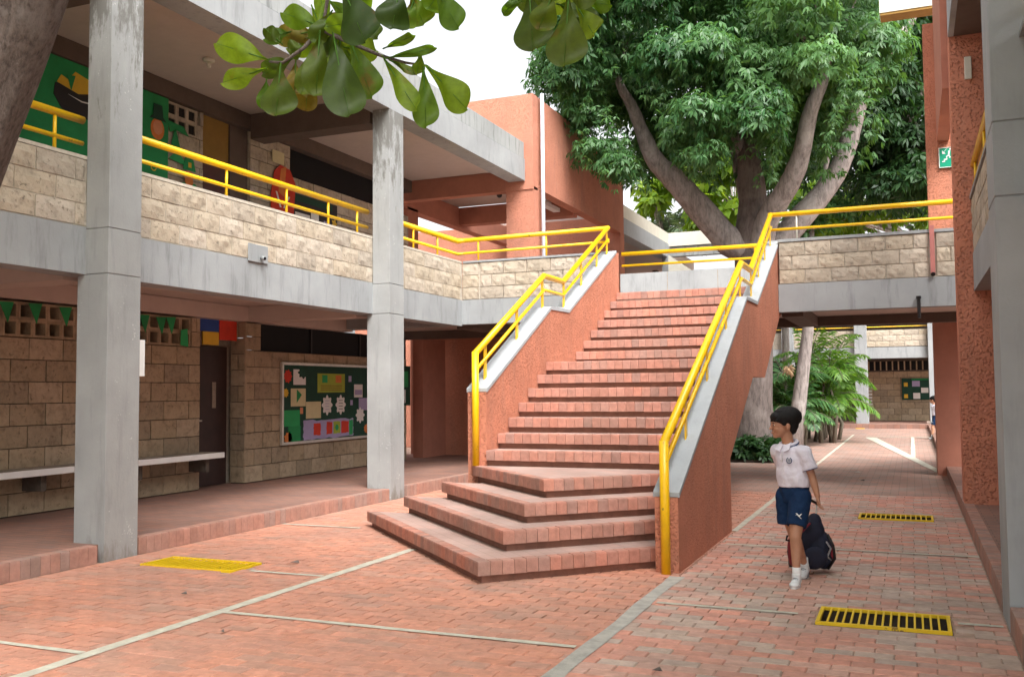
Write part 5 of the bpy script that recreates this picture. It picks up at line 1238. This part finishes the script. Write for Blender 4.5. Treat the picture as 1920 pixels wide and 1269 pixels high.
def patch(r0, r1, off, m, name, a0=0, a1=2*math.pi, n=24):
    b = MB(); vs = []
    for i in range(n+1):
        a = a0+(a1-a0)*i/n
        for r_ in (r0, r1): vs.append(pc_+ps_*r_*math.cos(a)+pu*r_*1.08*math.sin(a)+pn*off)
    b.add(vs, [(2*i, 2*i+1, 2*i+3, 2*i+2) for i in range(n)]); return b.build(name, m, shirt)
patch(.0165, .0225, 0, 'navy_trim', 'emblem_ring', math.pi*.62, math.pi*2.38); patch(0, .0150, .0003, 'bag_grey', 'emblem_field'); 
eb = MB(); eb.add([pc_+ps_*x+pu*z+pn*.001 for x, z in ((-.008, .009), (.008, .009), (.008, -.001), (0, -.012), (-.008, -.001))], [(0, 1, 2, 3, 4)]); eb.build('emblem_shield', 'navy_trim', shirt)
eb = MB(); eb.add([pc_+ps_*x+pu*z+pn*.0016 for x, z in ((-.003, .006), (.003, .006), (.003, -.005), (-.003, -.005))], [(0, 1, 2, 3)]); eb.build('emblem_mark', 'shirt_cloth', shirt)
p0, n0 = surf(-.004, .985, .012); p1, _ = surf(-.006, .90, .010); MB().tube([p0, p0.lerp(p1, .5)+n0*.003, p1], .0022, 6).build('placket', 'bag_grey', shirt, True)
for z in (.955, .915): q, _ = surf(-.016, z, .011); MB().ball(q, .0038, 8, 6).build('button', 'eye_white', shirt, True)
so = MB()
loft(so, [(.002, 0, .60, .105, .09), (.0, 0, .66, .120, .096), (0, 0, .70, .118, .092), (0, 0, .745, .108, .082)])
HL, HM = Vector((.048, -.045, .64)), Vector((.012, -.118, .435)); so.tube([HL, HL.lerp(HM, .5), HM, HM+(HM-HL)*.03], [.080, .079, .074, .074], 20); so.ball(HL, .080)
GL, GM = Vector((-.060, .035, .64)), Vector((-.058, .030, .425)); so.tube([GL, GL.lerp(GM, .5), GM], [.078, .077, .072], 20); so.ball(GL, .078)
shorts = remesh(so.build('shorts', 'shorts_cloth', boy), .006, 3); folds(shorts, .012)
lg = MB(); cx0, cz0 = .030, .515
def lp(x, z): return (cx0+x, -.178+.10*x*x*40+(x*.15), cz0+z)
for pts in ([(-.022, .018), (-.012, .020), (.002, .004), (.010, -.006), (.004, -.010), (-.006, .000)], [(.002, .004), (.012, .012), (.024, .016), (.016, .006), (.010, -.002)], [(.004, -.006), (.016, -.016), (.020, -.024), (.008, -.014)], [(-.014, .012), (-.024, .002), (-.016, .006)]):
    lg.add([lp(x, z) for x, z in pts], [tuple(range(len(pts)))])
lg.build('shorts_logo', 'white_paint', shorts)
def shoe(a, toe_dir, pitch=0.):
    d = Vector(toe_dir).normalized(); s_ = d.cross(Vector((0, 0, 1))).normalized(); T4 = Matrix.Translation(a) @ Matrix(((d.x, s_.x, 0, 0), (d.y, s_.y, 0, 0), (0, 0, 1, 0), (0, 0, 0, 1))) @ Matrix.Rotation(pitch, 4, 'Y')
    b = MB(); q = MB(); q.ball((-.012, 0, -.040), (.045, .034, .040), 16, 12); q.ball((.035, 0, -.052), (.050, .034, .028), 16, 12); q.ball((.080, 0, -.060), (.045, .037, .023), 16, 12); q.tube([(0, 0, -.03), (.004, 0, .012)], [.034, .033], 16); b.add([T4 @ Vector(v) for v in q.v], q.f)
    o1 = remesh(b.build('shoe', 'shoe_white', boy), .005, 3)
    b = MB(); q = MB(); n = 20; ol = [(.036+.084*math.cos(2*math.pi*i/n), (.034+.004*math.cos(2*math.pi*i/n))*math.sin(2*math.pi*i/n)) for i in range(n)]; q.prism(ol, -.086, -.066); b.add([T4 @ Vector(v) for v in q.v], q.f); b.build('sole', 'shoe_grey' if pitch else 'shoe_white', o1)
    b = MB(); q = MB()
    for k in range(4): x = .022+k*.014; z = -.016-k*.0085; q.tube([(x, -.020, z), (x+.003, 0, z+.006), (x, .020, z)], .0035, 5)
    b.add([T4 @ Vector(v) for v in q.v], q.f); b.build('laces', 'shoe_grey', o1, True)
    b = MB(); q = MB(); q.tube([(.0, 0, -.02), (.0, 0, .055)], [.031, .030], 14); b.add([T4 @ Vector(v) for v in q.v], q.f); b.build('sock', 'sock_cloth', boy, True)
shoe(AL+Vector((0, 0, .0)), (-.22, -.97, 0)); shoe(AR+Vector((0, 0, -.006)), (-.25, -.96, 0), .18)
for o in [boy]: o.matrix_world = ORI
# the wheeled school bag behind him: top-level, its long handle in his hand
bag = empty('school_bag', (0, 0, 0), 'dark navy wheeled school bag with red panels dragged behind the boy', 'bag')
BT = Matrix.Translation((.105, .42, .035)) @ Matrix.Rotation(R(14), 4, 'Z') @ Matrix.Rotation(R(16), 4, 'X')
def bagpart(name, fn, m, parent=None, sm=True, rm=0, sub=0):
    q = MB(); fn(q); b = MB(); b.add([BT @ Vector(v) for v in q.v], q.f); o = b.build(name, m, parent or bag, sm)
    if rm: remesh(o, rm, 16)
    return o
def shell(q):
    q.ball((-.02, .02, .13), (.165, .105, .135)); q.ball((.06, .02, .16), (.115, .10, .15)); q.ball((-.06, .02, .20), (.10, .09, .15)); q.ball((.0, .02, .29), (.105, .075, .13)); q.ball((.02, .03, .37), (.06, .05, .08)); q.ball((.10, -.01, .08), (.07, .09, .08))
bb_ = bagpart('bag_body', shell, 'bag_navy', rm=.007)
bagpart('front_pocket', lambda q: (q.ball((0, -.100, .13), (.105, .035, .095))), 'bag_navy')
bagpart('side_panel', lambda q: q.ball((-.145, .01, .16), (.035, .07, .145)), 'bag_red'); bagpart('side_panel', lambda q: q.ball((.150, .01, .11), (.035, .07, .10)), 'bag_red')
bagpart('piping', lambda q: q.tube([(-.15, -.055, .06), (-.14, -.06, .20), (-.10, -.052, .32), (-.03, -.045, .40)], .008, 6), 'bag_red')
bagpart('print', lambda q: (q.tube([(.09, -.085, .26), (.13, -.075, .20), (.10, -.092, .14), (.145, -.07, .09)], .007, 6)), 'bag_grey')
bagpart('carry_loop', lambda q: q.tube([(-.04, .02, .36), (-.035, .02, .40), (.035, .02, .40), (.04, .02, .36)], .009, 8), 'black_plastic')
bagpart('side_buckle', lambda q: q.tube([(-.165, -.03, .29), (-.20, -.03, .285), (-.205, -.03, .25), (-.168, -.03, .24)], .006, 6), 'black_plastic')
bagpart('shoulder_strap', lambda q: q.tube([(.09, -.10, .33), (.13, -.13, .25), (.15, -.125, .14), (.11, -.10, .04)], .011, 8), 'black_plastic')
for sx in (-1, 1): bagpart('wheel', lambda q: q.tube([(sx*.115, .085, .0), (sx*.145, .085, .0)], .034, 18), 'black_plastic'); bagpart('handle_tube', lambda q: q.tube([(sx*.05, .09, .05), (sx*.05, .09, .50)], .006, 8), 'aluminium')
hp = BT.inverted() @ (WR+Vector((.03, .02, -.075)))
bagpart('handle_grip', lambda q: q.tube([(-.06, .09, .50), (hp.x-.02, hp.y, hp.z), (hp.x+.03, hp.y, hp.z), (.06, .09, .50)], .011, 8), 'black_plastic')
bag.matrix_world = ORI
# a second pupil far off, half behind the pier
def copy_tree(o, parent=None):
    c = o.copy(); col.objects.link(c); c.parent = parent
    if parent: c.matrix_parent_inverse = o.matrix_parent_inverse.copy()
    for ch in list(o.children): copy_tree(ch, c)
    return c
far_p = copy_tree(boy); far_p['label'] = 'small distant pupil in white shirt, half hidden by the dark pier'; far_p.matrix_world = Matrix.Translation((.60, 29.6, 0)) @ Matrix.Rotation(R(-40), 4, 'Z') @ Matrix.Scale(.93, 4)
